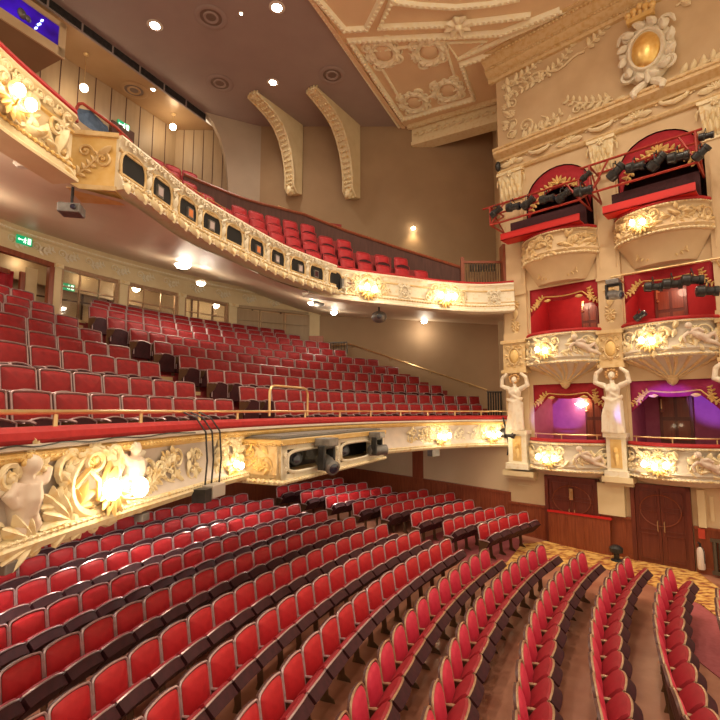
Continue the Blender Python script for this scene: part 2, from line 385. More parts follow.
# ---- carpets
def ground_patch(pts, dh, nsub=10):
    mb = MB(); top = [floor_at(*p, dh) for p in pts]
    f = mb.bm.faces.new([mb.bm.verts.new(p) for p in top])
    e = bmesh.ops.extrude_face_region(mb.bm, geom=[f]); bmesh.ops.translate(mb.bm, vec=Vector((0, 0, -dh * .9)), verts=[v for v in e['geom'] if isinstance(v, bmesh.types.BMVert)])
    return mb
solo(ground_patch([(500, 571), (522, 544), (546, 541), (612, 551), (636, 559), (694, 569), (722, 590), (760, 618), (748, 640), (700, 603), (655, 586), (600, 566), (560, 566)], .022), 'gold_carpet', CARPG, 'gold patterned carpet along the foot of the boxes', 'carpet', smooth=False)
solo(ground_patch([(418, 540), (470, 521), (524, 541), (510, 560), (489, 566), (455, 560)], .014), 'red_carpet', CARPP, 'dull red carpet at the stalls side aisle beside the gold carpet', 'carpet', smooth=False)
solo(ground_patch([(655, 589), (700, 604), (748, 642), (748, 700), (700, 662), (672, 652)], .016), 'rose_carpet', CARPP, 'rose red carpet before the first stalls rows by the gold carpet', 'carpet', smooth=False)

# ---- seat prototype: origin on the floor under the top of the back, +y is the way it faces
def back_outline(w, z0, z1, arch, rc, n=5):
    pts = [(-w, z0)]
    for s in (-1, 1):
        for k in range(n + 1):
            th = pi / 2 * k / n
            x = s * (w - rc + rc * (math.cos(th) if s < 0 else math.sin(th))) ; z = z1 - arch - rc + rc * (math.sin(th) if s < 0 else math.cos(th))
            pts.append((x, z + arch * (1 - (x / w) ** 2)))
        if s < 0:
            for k in range(1, 6): x = -(w - rc) + 2 * (w - rc) * k / 6; pts.append((x, z1 - arch + arch * (1 - (x / w) ** 2)))
    pts.append((w, z0)); return pts
def tilt(z, zt, lean): return (zt - z) * lean
def make_seat(name, w, z0, zt, arch, rc, lean, vel, edge, seat_up, seat_h=.44, full=True):
    root = bpy.data.objects.new(name, None); COL.objects.link(root); root.empty_display_size = .1
    o = back_outline(w, z0, zt, arch, rc); yb = lambda z: tilt(z, zt, lean)
    # upholstered back
    mb = MB(); cx, cz = 0, (z0 + zt) / 2; rows = []
    for k, (q, d) in enumerate(((.93, .022), (.88, .042), (.66, .066), (.34, .080), (.04, .085))):
        rows.append([(cx + (x - cx) * q, yb(cz + (z - cz) * q) + d, cz + (z - cz) * q) for x, z in o])
    vs = mb.quadgrid(rows, close_v=True); mb.bm.faces.new(vs[-1])
    mb.build('backrest', vel, root)
    # shell behind it
    mb = MB(); mb.prism([(x, yb(z) + .026, z) for x, z in o], (0, -.045, 0)); mb.build('back_shell', DWOOD, root)
    mb = MB(); mb.tube([(x, yb(z) + .024, z) for x, z in o], .0135, 5); mb.build('back_edging', edge, root)
    # seat
    L = .40; sw = w * .95; CT, ST = math.cos(.88), math.sin(.88)
    def sf(x, t, u):                       # x across, t from hinge to lip, u up from the pan
        if seat_up: return (x, .13 + u, seat_h - .10 + t)
        return (x, .11 + t * CT - u * ST, seat_h - .05 + t * ST + u * CT)
    pr = [(.0, 0), (.0, .04), (.05, .062), (.2, .072), (.32, .066), (.385, .045), (.40, .0)]
    if seat_up: pr = [(t, -q * .8) for t, q in pr]
    mb = MB(); xs = [-1, -.93, -.5, 0, .5, .93, 1]
    mb.quadgrid([[sf(x * sw, t + .055 * (1 - x * x) * (t / L) ** 3, u * (1 if abs(x) < .99 else .45)) for t, u in pr] for x in xs])
    mb.quadgrid([[sf(x * sw, t, 0) for t in (0, L)] for x in (-1, 1)]); mb.build('seat', VELS, root)
    mb = MB(); dp = .10 if not seat_up else -.075
    arc = [(x * sw, L + .055 * (1 - x * x)) for x in (-1, -.6, -.2, .2, .6, 1)]
    if seat_up: top = [sf(x, t, .0) for x, t in arc] + [sf(sw, 0, 0), sf(-sw, 0, 0)]; low = [sf(x * .96, t * .98, .06) for x, t in arc] + [sf(sw * .96, .02, .06), sf(-sw * .96, .02, .06)]
    else: top = [sf(x, t, .0) for x, t in arc] + [sf(sw, 0, 0), sf(-sw, 0, 0)]; low = [sf(x * .97, t * .97, -.14) for x, t in arc] + [sf(sw * .97, .02, -.09), sf(-sw * .97, .02, -.09)]
    vt = [mb.bm.verts.new(p) for p in top]; vl = [mb.bm.verts.new(p) for p in low]; n = len(vt)
    mb.bm.faces.new(vt); mb.bm.faces.new(vl[::-1])
    for i in range(n): mb.bm.faces.new((vt[i], vl[i], vl[(i + 1) % n], vt[(i + 1) % n]))
    mb.build('seat_pan', MAROON, root)
    mb = MB(); mb.tube([sf(x, t, .004 if not seat_up else .055) for x, t in [(-sw, .10)] + arc + [(sw, .10)]], .0135, 5); mb.build('seat_trim', edge, root)
    if full:
        mb = MB(); X = w + .012
        prof = [(.04, 0), (.26, 0), (.24, .04), (.16, .09), (.14, .32), (.28, .42), (.34, .52), (.32, .545), (.06, .555), (.05, .30), (.07, .10)]
        mb.prism([(X - .009, y, z) for y, z in prof], (.018, 0, 0)); mb.build('leg', IRON, root, smooth=False)
        mb = MB(); mb.tube([(X, .06, .565), (X, .16, .575), (X, .30, .57), (X, .36, .55)], [.012, .017, .017, .013], 6); mb.build('armrest', edge, root)
    return root
def place(src, p, yaw, label, group, first):
    r = src if first else copy_tree(src)
    r.location = p; r.rotation_euler = (0, 0, yaw); r['label'] = label; r['category'] = 'seat'; r['group'] = group; return r
stall = make_seat('stalls_chair', .256, .40, .92, .035, .04, .16, VEL, EDGE, False)
stallp = make_seat('stalls_chair', .25, .40, .92, .065, .10, .16, VELP, EDGEW, False)
ends = [('X', 13.45, (713, 585)), ('Y', 14.27, (669, 565.5)), ('Z', 15.08, (628, 555.5)), ('A', 15.9, (583, 551)), ('B', 16.77, (543, 545)), ('C', 17.57, (487, 548)), ('D', 18.48, (449, 538)), ('E', 19.39, (418, 530)), ('F', 20.32, (386, 524)), ('G', 21.28, (354, 517)), ('H', 22.26, (326, 511)), ('I', 23.26, (299, 505)), ('J', 24.27, (272.5, 499)), ('K', 25.28, (247, 494))]
PIT = .545
def front_bottom(x):               # lower edge of the dress circle front as seen, to leave out seats it hides
    t = [(-60, 600), (0, 566), (60, 545), (100, 523), (143, 508), (200, 490), (245, 487), (283, 487), (340, 472), (383, 460), (420, 450), (520, 445)]
    for (a, ya), (b, yb) in zip(t, t[1:]):
        if a <= x <= b: return ya + (yb - ya) * (x - a) / (b - a)
    return 0
used = {}
def put_seat(R, ph, label, group, kind):
    p = polar(R, ph); yaw = math.atan2((SC - p).y, (SC - p).x) - pi / 2
    top = proj((p.x, p.y, p.z + .92)); low = proj((p.x, p.y, p.z + .45))
    if not (-32 < top[0] < 750 and top[1] < 742): return None
    if low[1] < front_bottom(top[0]) - 4: return None
    src = stallp if kind == 'p' else stall; k = ('s', kind); first = k not in used; used[k] = 1
    return place(src, p, yaw, label, group, first)
nst = 0
for i, (nm, R, (px, py)) in enumerate(ends):
    h = hf(R) + .92
    # end seat: point on the circle seen at that column (the outer top corner of the last back)
    best = min((abs(proj(polar(R, q, .92))[0] - px) + abs(proj(polar(R, q, .92))[1] - py), q) for q in [-.4 + 1.7 * k / 3400 for k in range(3401)] if polar(R, q).y > 1)
    ph = best[1] - .25 / R
    for j in range(40):
        o = put_seat(R, ph - j * PIT / R, 'crimson stalls seat, %s from the far aisle in the %s central row from the stage' % (ordn(j + 1), ordn(i + 1)), 'central stalls seats', 'p' if i < 6 else 'r')
        if o is not None: nst += 1
side = [((276, 488), 6), ((300, 493.5), 6), ((325, 498), 6), ((352, 504), 7), ((380, 508), 7), ((410, 515), 6), ((442, 523), 6), ((477, 527), 5)]
for i, ((px, py), n) in enumerate(reversed(side)):
    h = -3.9
    for _ in range(12):
        p = ath(px, py, h + .87); R, ph = rphi(p); h = hf(R)
    print('side row', i, 'R %.2f' % R)
    ph += .25 / R
    for j in range(n):
        put_seat(R, ph + j * PIT * .97 / R, 'crimson stalls seat, %s from the aisle in the %s wall-side row from the stage' % (ordn(j + 1), ordn(i + 1)), 'wall-side stalls seats', 'r'); nst += 1
print('stalls seats', nst)

# ================================================================== BOX WALL
FL = -3.98
def bpoly(mb, pts, d=0.0): mb.poly([B(t, h, d) for t, h in pts])
def rect(mb, t0, t1, h0, h1, d=0.0): bpoly(mb, [(t0, h0), (t1, h0), (t1, h1), (t0, h1)], d)
BAYS = [(.86, 2.92), (3.60, 5.66)]
TC = [1.88, 4.62]
def arch_pts(t0, t1, hs, ht, n=14):
    c = (t0 + t1) / 2; a = (t1 - t0) / 2
    return [(c - a * math.cos(pi * k / n), hs + (ht - hs) * math.sin(pi * k / n)) for k in range(n + 1)]
mb = MB()
for t0, t1 in ((-.06, .86), (2.92, 3.60), (5.66, 9.4)): rect(mb, t0, t1, FL - .1, 12.35)
for t0, t1 in BAYS:
    rect(mb, t0, t1, FL - .1, -.95); rect(mb, t0, t1, .82, 2.28); rect(mb, t0, t1, 3.86, 5.3)
    A = arch_pts(t0, t1, 6.75, 7.72); vs = mb.quadgrid([[B(t, h) for t, h in A], [B(t, 12.35) for t, h in A]])
# return of the wall at its free end
mb.quadgrid([[B(-.06, FL - .1), B(-.06, 12.35)], [B(-.06, FL - .1, -.6), B(-.06, 12.35, -.6)], [Vector((5.75, 19.75, -3.4)), Vector((5.75, 19.75, 12.35))]])
struct(mb, 'wall_right', CREAMP, 'cream plaster wall holding the theatre boxes', smooth=False)
mb = MB()
OPEN = [(-.95, .82), (2.28, 3.86), (5.3, None)]
n = 0
for bi, (t0, t1) in enumerate(BAYS):
    for li, (h0, h1) in enumerate(OPEN):
        mb = MB(); D = -1.5
        top = h1 if h1 is not None else 7.72
        rect(mb, t0, t1, h0, top, D)
        mb.poly([B(t0, h0), B(t1, h0), B(t1, h0, D), B(t0, h0, D)]); mb.poly([B(t0, top), B(t1, top), B(t1, top, D), B(t0, top, D)])
        for t in (t0, t1): mb.poly([B(t, h0), B(t, top), B(t, top, D), B(t, h0, D)])
        n += 1
        struct(mb, 'wall_box_%d' % n, BOXLIT if li == 0 else BOXRED if li < 2 else MATS['dark_maroon_cloth'], 'crimson papered inside of the %s box in the %s bay' % (('lowest', 'middle', 'topmost')[li], ('first', 'second')[bi]), smooth=False)
# ---- mahogany dado, ledge, doors
mb = MB()
f0 = lambda t, h, d: B(t, h, d)
for t0, t1 in ((-.06, 1.12), (2.70, 3.46), (4.86, 9.4)):
    mb.box(f0, t0, t1, FL - .1, -2.88, 0, .05); mb.box(f0, t0, t1, -2.93, -2.86, 0, .085); mb.box(f0, t0, t1, FL - .1, FL + .14, 0, .075)
    k = t0 + .06
    while k < min(t1, 7.5) - .05: mb.box(f0, k, k + .035, FL + .1, -2.93, .05, .062); k += .26
struct(mb, 'trim_1', MAHOG, 'mahogany dado panelling under the boxes', 'trim', smooth=False)
mb = MB()
mb.box(f0, -.1, .9, -2.02, -1.86, 0, .34); mb.box(f0, -.08, .88, -2.12, -2.02, 0, .2); mb.box(f0, 2.86, 3.64, -1.93, -1.78, 0, .40); mb.box(f0, 2.9, 3.6, -2.03, -1.93, 0, .26); mb.box(f0, 5.6, 9.4, -1.93, -1.78, 0, .34)
mb.box(f0, .25, .7, -2.34, -2.31, 0, .02); mb.box(f0, 2.66, 3.34, -2.86, -2.0, 0, .16); mb.box(f0, 4.98, 5.14, -2.86, -1.95, 0, .14)
for a0, a1 in ((5.22, 5.30), (6.1, 6.18)): mb.box(f0, a0, a1, -2.7, -2.1, 0, .03)
struct(mb, 'trim_2', CREAM, 'cream ledge and short pilasters below the boxes', 'trim', smooth=False)
def door(nm, t0, t1, h0, h1, label, two=True, handles=True):
    mb = MB(); r = thing(nm, label, 'door', B((t0 + t1) / 2, h0), kind='structure')
    mb.box(f0, t0, t0 + .10, h0, h1, .0, .11); mb.box(f0, t1 - .10, t1, h0, h1, .0, .11); mb.box(f0, t0, t1, h1 - .1, h1, .0, .11); mb.build('frame', DMAHOG, r, smooth=False)
    a0, a1 = t0 + .10, t1 - .10; n = 2 if two else 1; w = (a1 - a0) / n
    for k in range(n):
        x0, x1 = a0 + k * w + .006, a0 + (k + 1) * w - .006; H = h1 - .1 - h0
        mb = MB(); mb.box(f0, x0, x1, h0 + .01, h1 - .105, .0, .06)
        for q0, q1 in ((.06, .40), (.44, .70), (.74, .96)):
            b0, b1 = h0 + H * q0, h0 + H * q1
            for z0, z1, y0, y1 in ((b0, b0 + .03, x0 + .07, x1 - .07), (b1 - .03, b1, x0 + .07, x1 - .07)): mb.box(f0, y0, y1, z0, z1, .06, .085)
            for y in (x0 + .07, x1 - .10): mb.box(f0, y, y + .03, b0, b1, .06, .085)
        mb.build('leaf_panel', DMAHOG, r, smooth=False)
        if handles:
            q = x1 - .07 if k == 0 else x0 + .07
            mb = MB(); mb.tube([B(q, h0 + .85, .06), B(q, h0 + .87, .10), B(q, h0 + 1.1, .10), B(q, h0 + 1.12, .06)], .014, 6); mb.build('handle', BRASS, r)
    if handles:
        mb = MB(); c = (t0 + t1) / 2; fr = box_frame(c, h0 + (h1 - h0) * .68, .075); ringo(mb, fr, 0, 0, (a1 - a0) * .40, .40, .014, 24); mb.build('moulding', MAHOG, r)
    return r
door('door_1', 1.14, 2.68, FL, -1.93, 'dark mahogany double door with panels under the first box bay')
door('door_2', 3.47, 4.84, FL, -1.93, 'carved dark mahogany double door under the second box bay')
mb = MB(); mb.box(f0, 1.26, 2.95, FL, -2.98, .17, .21)
for k in range(7): mb.box(f0, 1.32 + k * .23, 1.35 + k * .23, FL + .05, -3.05, .21, .225)
r = thing('timber_barrier', 'mahogany boarded barrier topped by a scarlet bar before the first door', 'barrier', B(2, FL, .17))
mb.build('board_panel', MAHOG, r, smooth=False)
mb = MB(); mb.box(f0, 1.24, 3.0, -2.98, -2.93, .12, .24); mb.build('top_bar', REDP, r, smooth=False)
mb = MB(); fr = box_frame(1.92, -2.42, .12); mb.box(fr, -.05, .05, -.16, .16, 0, .02); mb.tube([fr(-.02, -.10, .05), fr(.02, .10, .05)], .03, 6); o = solo(mb, 'brass_push_plate', BRASS, 'brass push plate on the first dark door', 'door fitting')
# small things at the foot of the wall
r = thing('fire_extinguisher', 'small pale fire extinguisher hung on the dado beside the second door', 'fire extinguisher', B(4.98, -3.86, .16))
mb = MB(); mb.lathe(B(4.98, -3.86, .16), [(.075, 0), (.085, .04), (.085, .42), (.06, .5), (.03, .53)], n=12); mb.build('cylinder', mat('pale_cylinder', (.72, .60, .52), .4), r)
mb = MB(); mb.tube([B(4.98, -3.33, .16), B(4.98, -3.26, .16), B(4.94, -3.22, .2)], .028, 6); mb.tube([B(4.98, -3.28, .16), B(5.05, -3.4, .2), B(5.06, -3.7, .2)], .012, 5); mb.build('nozzle', BLACK, r)
mb = MB(); fr = box_frame(5.02, -3.02, .06); mb.box(fr, -.07, .07, -.12, .12, 0, .04); solo(mb, 'notice_plate', mat('red_notice', (.55, .06, .03), .5), 'small red notice plate above the fire extinguisher', 'sign', smooth=False)
r = thing('radiator', 'dark column radiator standing against the dado past the second door', 'radiator', B(5.75, FL, .2))
mb = MB()
for k in range(9): mb.tube([B(5.28 + k * .115, FL + .1, .2), B(5.28 + k * .115, -3.1, .2)], .045, 6)
mb.build('columns', mat('dark_radiator', (.10, .075, .05), .45, .3), r)
mb = MB(); mb.box(f0, 5.2, 6.3, FL + .06, FL + .14, .16, .24); mb.box(f0, 5.2, 6.3, -3.16, -3.08, .16, .24); mb.build('header', MATS['dark_radiator'], r, smooth=False)
for k, t in enumerate((5.5, 5.8)):
    mb = MB(); mb.lathe(B(t, -3.08, .2), [(.05, 0), (.06, .05), (.05, .13), (.035, .16)], n=9); solo(mb, 'white_cup', WHITEP, ('white cup on the radiator, the one by the door', 'white cup on the radiator, the one farther from the door')[k], 'cup')
r = thing('rope_post', 'short dark post standing on the gold carpet between the two doors', 'post', B(3.16, FL + .02, .5))
mb = MB(); mb.lathe(B(3.16, FL + .02, .5), [(.15, 0), (.14, .04), (.07, .07), (.07, .20)], n=12); mb.build('base', BLACK, r)
mb = MB(); mb.lathe(B(3.16, FL + .22, .5), [(.07, 0), (.16, .03), (.17, .14), (.10, .20)], n=12); mb.build('cap', BLACK, r)

# ---- pilasters and statues
def capital(mb, tc, h0, h1, w, dp):
    mb.box(f0, tc - w * .62, tc + w * .62, h1 - .1, h1, 0, dp + .12); mb.box(f0, tc - w * .52, tc + w * .52, h0, h0 + .06, 0, dp + .03)
    mb.quadgrid([[B(tc - w * .42, h0, 0), B(tc - w * .42, h0, dp), B(tc + w * .42, h0, dp), B(tc + w * .42, h0, 0)], [B(tc - w * .55, h1 - .1, 0), B(tc - w * .55, h1 - .1, dp + .08), B(tc + w * .55, h1 - .1, dp + .08), B(tc + w * .55, h1 - .1, 0)]])
    fr = box_frame(tc, h0, dp); H = h1 - h0
    for k in (-2, -1, 0, 1, 2): leaf(mb, fr, k * w * .2, H * .08, H * .42, w * .12, pi / 2, .12)
    for k in (-1.5, -.5, .5, 1.5): leaf(mb, fr, k * w * .2, H * .34, H * .42, w * .11, pi / 2, .14)
    for s in (-1, 1): scroll(mb, fr, s * w * .42, H * .72, H * .15, 0, 1.4, .03, s)
    rosette(mb, box_frame(tc, 0, dp + .1), 0, h1 - .12, .12)
PIERS = [(.40, .74), (3.24, .62), (5.98, .62)]
for i, (tc, w) in enumerate(PIERS):
    nm = ('first', 'second', 'third')[i]
    r = thing('pilaster', 'cream pilaster with gilded capital rising through the box tiers, %s from the gallery side' % nm, 'pilaster', B(tc, -1.8))
    mb = MB(); w2 = w / 2
    mb.box(f0, tc - w2, tc + w2, 2.24, 6.95, 0, .09); mb.box(f0, tc - w2 * 1.1, tc + w2 * 1.1, 2.24, 2.5, 0, .16); mb.box(f0, tc - w2 * 1.08, tc + w2 * 1.08, 3.75, 3.85, 0, .15)
    mb.box(f0, tc - w2 * .72, tc - w2 * .66, 4.1, 6.8, .09, .11); mb.box(f0, tc + w2 * .66, tc + w2 * .72, 4.1, 6.8, .09, .11); mb.build('shaft', CREAMP, r, smooth=False)
    mb = MB(); capital(mb, tc, 6.95, 8.02, w, .10); mb.build('capital', ORN, r)
    mb = MB(); fr = box_frame(tc, 3.1, .09)
    for k in range(2): rosette(mb, fr, 0, .35 - .7 * k, .17, 8); leaf(mb, fr, 0, .2 - .7 * k, .32, .1, -pi / 2, .05)
    spray(mb, fr, 0, -.6, .5, pi / 2, 4, .015, .3); mb.build('relief', ORNY, r)
    mb = MB(); mb.box(f0, tc - w2, tc + w2, 1.25, 2.24, 0, .30); mb.box(f0, tc - w2 * 1.12, tc + w2 * 1.12, 2.16, 2.26, 0, .38); mb.box(f0, tc - w2 * 1.12, tc + w2 * 1.12, 1.2, 1.3, 0, .40)
    fr = box_frame(tc, 1.74, .30); cartouche(mb, fr, 0, 0, w2 * .8, .42, .025); mb.build('block', ORNY, r)
    mb = MB(); oval(mb, fr, 0, 0, .15, .22, .07); mb.build('gilt_boss', GOLDY, r)
    mb = MB(); mb.box(f0, tc - w2 * .8, tc + w2 * .8, -1.8, -.62, 0, .30); mb.box(f0, tc - w2, tc + w2, -1.8, -1.62, 0, .38); mb.box(f0, tc - w2 * .95, tc + w2 * .95, -.72, -.6, 0, .40); mb.build('pedestal', ORNW, r, smooth=False)
    mb = MB(); mb.box(f0, tc - .14, tc + .14, -1.55, -.78, .30, .325)
    fr = box_frame(tc, -1.2, .32); leaf(mb, fr, 0, -.3, .5, .07, pi / 2, .06); mb.ball(fr(0, .12, .05), (.07, .07, .10)); mb.build('gilt_panel', GOLDY, r)
    # backing pilaster behind the statue
    mb = MB(); mb.box(f0, tc - w2 * .9, tc + w2 * .9, -.6, 1.25, 0, .06); mb.build('backing', CREAMP, r, smooth=False)
    # draped figure with raised arms
    s = thing('statue', 'white draped caryatid with raised arms standing on the pedestal of the %s pilaster' % nm, 'statue', B(tc, -.6, .30))
    fr0 = box_frame(tc, -.6, .28); fr = lambda a, b, d=0.0: fr0(a * 1.3, b * 1.03, d * 1.1); q = (-1 if i == 1 else 1)
    jo = [([fr(0, .30, .02), fr(.0, .62, .03), fr(.01 * q, .86, .03)], [.20, .23, .22]), ([fr(0, .84, .03), fr(0, 1.0, .03), fr(0, 1.18, .04), fr(0, 1.30, .03)], [.20, .17, .20, .15]),
          ([fr(0, 1.28, .04), fr(0, 1.40, .05)], [.07, .06]), ([fr(.0, .86, .02), fr(-.03, .45, .05), fr(-.06, .0, .05)], [.19, .18, .16]), ([fr(.05, .85, .02), fr(.08, .42, .09), fr(.10, .0, .07)], [.18, .17, .16])]
    for sx in (-1, 1): jo.append(([fr(sx * .15, 1.26, .03), fr(sx * .33, 1.36, .07), fr(sx * .30, 1.60, .08), fr(sx * .17, 1.74, .08)], [.09, .08, .068, .055]))
    for k in range(7):
        a = -.17 + .055 * k; jo.append(([fr(a * .8, .92 - .03 * abs(k - 3), .14 - .01 * abs(k - 3)), fr(a * 1.0 + .03 * q, .5, .17 - .012 * abs(k - 3)), fr(a * 1.25, .0, .15)], [.022, .032, .036]))
    jo.append(([fr(-.2, .95, .08), fr(0, .83, .2), fr(.2, .98, .08)], [.045, .06, .045])); jo.append(([fr(-.16, 1.25, .10), fr(.02, 1.02, .19), fr(.19, .9, .1)], [.03, .045, .03]))
    ba = [(fr(0, 1.53, .06), (.095, .10, .125)), (fr(-.07, 1.14, .17), .065), (fr(.07, 1.14, .17), .065), (fr(0, 1.51, .165), .022)]
    figure(jo, ba, 'body', MARBW, s, .022)
    mb = MB()
    for k in range(11): th = 2 * pi * k / 11; mb.ball(fr(math.sin(th) * .11, 1.57 + math.cos(th) * .12 , .06 + (.03 if k % 2 else 0)), .045, seg=6, ring=5)
    mb.build('hair', HAIR, s)

# ---- entablature, cornice, frieze, upper panel
mb = MB()
prof = [(.0, 8.70), (.10, 8.72), (.12, 8.80), (.26, 8.86), (.34, 8.92), (.34, 9.0), (.38, 9.04), (.38, 9.1), (.30, 9.14), (.0, 9.2)]
def wsweep(mb, prof, t0, t1, n=2):
    mb.quadgrid([[B(t0 + (t1 - t0) * i / n, h - .22, d) for d, h in prof] for i in range(n + 1)])
    for t in (t0, t1): mb.poly([B(t, h - .22, d) for d, h in prof])
wsweep(mb, prof, -.1, 9.4); wsweep(mb, [(0, 8.24), (.08, 8.26), (.12, 8.32), (.10, 8.38), (0, 8.42)], -.06, 9.4)
fr = box_frame(0, 8.74, .36); beads(mb, fr, -.05, 7.4, .08, .035, .085); beads(mb, box_frame(0, 8.12, .10), 0, 7.4, 0, .032, .13)
struct(mb, 'trim_3', ORNY, 'gilded cornice over the theatre boxes', 'trim')
rnd = random.Random(3)
r = thing('plaster_frieze', 'cream frieze of shells and swags between the capitals and the gilded cornice', 'frieze', B(3, 8.2))
for k in range(8):
    mb = MB(); fr = box_frame(.45 + k * .93, 8.44, .01)
    if k % 2 == 0: shell(mb, fr, 0, -.12, .27); leaf(mb, fr, -.05, -.1, .36, .1, pi - .2, .08, .5); leaf(mb, fr, .05, -.1, .36, .1, .2, .08, -.5)
    else:
        ftube(mb, fr, [(-.4, .14, .03), (-.25, -.03, .07), (0, -.10, .10), (.25, -.03, .07), (.4, .14, .03)], [.03, .06, .075, .06, .03], 7); rosette(mb, fr, -.4, .1, .12); rosette(mb, fr, .4, .1, .12)
    mb.build('swag' if k % 2 else 'shell', RELF, r)
# upper panel ornament
r = thing('wall_relief', 'golden rococo scrollwork framing the tall panel above the box cornice', 'relief', B(2, 9.1))
fr = box_frame(0, 0, .01)
mb = MB()
for k in range(6): scroll(mb, fr, .42 + .1 * (k % 2), 9.35 + k * .36, .15, rnd.uniform(0, 3), 1.3, .03, (-1) ** k); rosette(mb, fr, .25 + .25 * ((k + 1) % 2), 9.3 + k * .38, .13)
for k in range(8): leaf(mb, fr, .4, 9.25 + k * .27, .3, .09, rnd.uniform(.3, 2.8), .09, rnd.uniform(-.8, .8))
mb.build('corner_scrolls', RELF, r)
mb = MB(); spray(mb, fr, .7, 9.05, 1.5, .1, 7, .03, .35); spray(mb, fr, 3.6, 9.15, 1.5, pi - .2, 7, .03, .5, -1); scroll(mb, fr, .95, 9.45, .25, -.5, 1.3, .04); scroll(mb, fr, 1.5, 9.3, .2, 2.2, 1.2, .035, -1); scroll(mb, fr, 2.6, 9.3, .18, .2, 1.3, .03)
for k in range(9): leaf(mb, fr, .8 + k * .36, 9.0 + .1 * math.sin(k), .3, .09, .2 + rnd.uniform(-.5, .9), .08, rnd.uniform(-.8, .8))
mb.build('lower_scrolls', RELF, r)
mb = MB(); spray(mb, fr, .5, 11.2, 1.1, .05, 5, .03, -.6, -1)
ftube(mb, fr, [(.5 + 2.4 * k / 12, 11.25 - .5 * math.sin(pi * k / 12 * .5) * (1 - k / 24) - .1 * math.sin(k), .03) for k in range(13)], .035)
rosette(mb, fr, 1.5, 10.9, .2); spray(mb, fr, 1.6, 10.9, 1.2, .15, 6, .025, .9); spray(mb, fr, 1.4, 10.9, .8, pi + .1, 4, .025, .3); spray(mb, fr, 2.9, 11.15, .8, .4, 4, .02, .3)
mb.build('upper_scrolls', RELF, r)
mb = MB(); spray(mb, fr, 5.4, 9.05, 1.6, .12, 7, .03, .4); spray(mb, fr, 5.3, 11.1, 1.5, .2, 6, .03, -.6, -1)
for k in range(6): leaf(mb, fr, 5.3 + k * .33, 9.05, .3, .09, .3 + rnd.uniform(-.4, .8), .08)
mb.build('far_scrolls', RELF, r)
# big shield
r = thing('shield_cartouche', 'large cream cartouche with golden oval boss and crown straddling the box cornice', 'cartouche', B(4.57, 8.75, .3))
fr = box_frame(4.57, 10.05, .05)
mb = MB(); oval(mb, fr, 0, 0, .66, .92, .34, 24); cartouche(mb, box_frame(4.57, 10.05, .22), 0, 0, .72, .98, .06)
f2 = box_frame(4.57, 10.05, .28)
for k in range(12):
    th = 2 * pi * k / 12; leaf(mb, f2, .50 * math.cos(th), .70 * math.sin(th), .32, .12, th + .7, .12, .8)
ringo(mb, f2, 0, .0, .42, .58, .05, 24, .06)
mb.build('frame', ORNW, r)
mb = MB(); oval(mb, box_frame(4.57, 10.02, .32), 0, 0, .36, .52, .18, 20, 6); mb.build('gilt_boss', GOLD, r)
mb = MB(); f3 = box_frame(4.50, 11.02, .32)
mb.box(f3, -.34, .34, -.06, .06, -.08, .12)
for k in range(5): a = -.3 + .15 * k; mb.ball(f3(a, .2 + (.12 if k == 2 else .05 if k in (1, 3) else 0), .06), .10, seg=8, ring=6); mb.tube([f3(a, .04, .04), f3(a, .2, .06)], .06, 6)
mb.build('crown', GOLDY, r)
mb = MB()
for s in (-1, 1): mb.tube([f2(.1 * s, -.95, -.05), f2(.25 * s, -1.1, .05), f2(.36 * s, -1.22, .12), f2(.33 * s, -1.35, .14)], [.10, .12, .10, .06], 8)
leaf(mb, f2, 0, -.55, .5, .10, -pi / 2, .1); mb.build('feet', ORNW, r)
# ceiling cornice along the box wall
mb = MB()
wsweep(mb, [(0, 11.7), (.10, 11.72), (.14, 11.80), (.14, 11.86), (.30, 11.95), (.36, 12.02), (.36, 12.10), (.5, 12.22), (.62, 12.28), (.62, 12.36), (.72, 12.42), (.72, 12.5), (0, 12.5)], -.3, 9.4)
beads(mb, box_frame(0, 11.62, .16), -.2, 7.6, 0, .035, .09); beads(mb, box_frame(0, 12.08, .64), -.2, 7.6, 0, .05, .12); beads(mb, box_frame(0, 11.86, .38), -.2, 7.6, 0, .035, .09)
struct(mb, 'trim_4', ORNY, 'gilded cornice where the box wall meets the ceiling', 'trim')

# ---- balcony fronts of the boxes
def bay_curve(tc, hw, d0, d1, p=.7):
    pts = []
    for k in range(13):
        x = -1 + k / 6; q = B(tc + hw * x, 0, d0 + (d1 - d0) * max(0, 1 - x * x) ** p); pts.append((q.x, q.y))
    return Curve(pts, 4)
LAMPS = []
def lamp_cluster(f, label, n=3, sc=1.0, pw=14, rb=.062, name='lamp_bracket', plate=True, sp=.20):
    c = f(0, 0, 0); r = thing(name, label, 'lamp', c, 'gilded lamp brackets on the balcony fronts')
    if plate:
        mb = MB(); shell(mb, f, 0, -.05 * sc, .26 * sc, -pi / 2); leaf(mb, f, 0, 0, .2 * sc, .08 * sc, pi / 2, .05); mb.build('back_plate', GOLDY, r)
    for k in range(n):
        a = (k - (n - 1) / 2) * sp * sc; b = -.05 * sc if k % 2 else .0; e = f(a, b, .17 * sc)
        mb = MB(); mb.tube([f(a * .3, -.14 * sc, .02), f(a * .8, -.16 * sc, .12 * sc), f(a, b - .10 * sc, .17 * sc)], .012 * sc, 5); g = mb.build('arm', GOLDY, r)
        mb = MB(); mb.ball(e, (rb * sc, rb * sc, rb * 1.25 * sc), seg=10, ring=8); mb.build('bulb', EMW, g)
    l = bpy.data.lights.new('lamp_light', 'POINT'); l.energy = pw * .38; l.color = (1, .74, .42); l.shadow_soft_size = .15 * sc
    o = bpy.data.objects.new('lamp_light', l); COL.objects.link(o); o.location = f(0, 0, .38 * sc + .05)
    return r
TIER = ['lowest', 'middle', 'topmost']
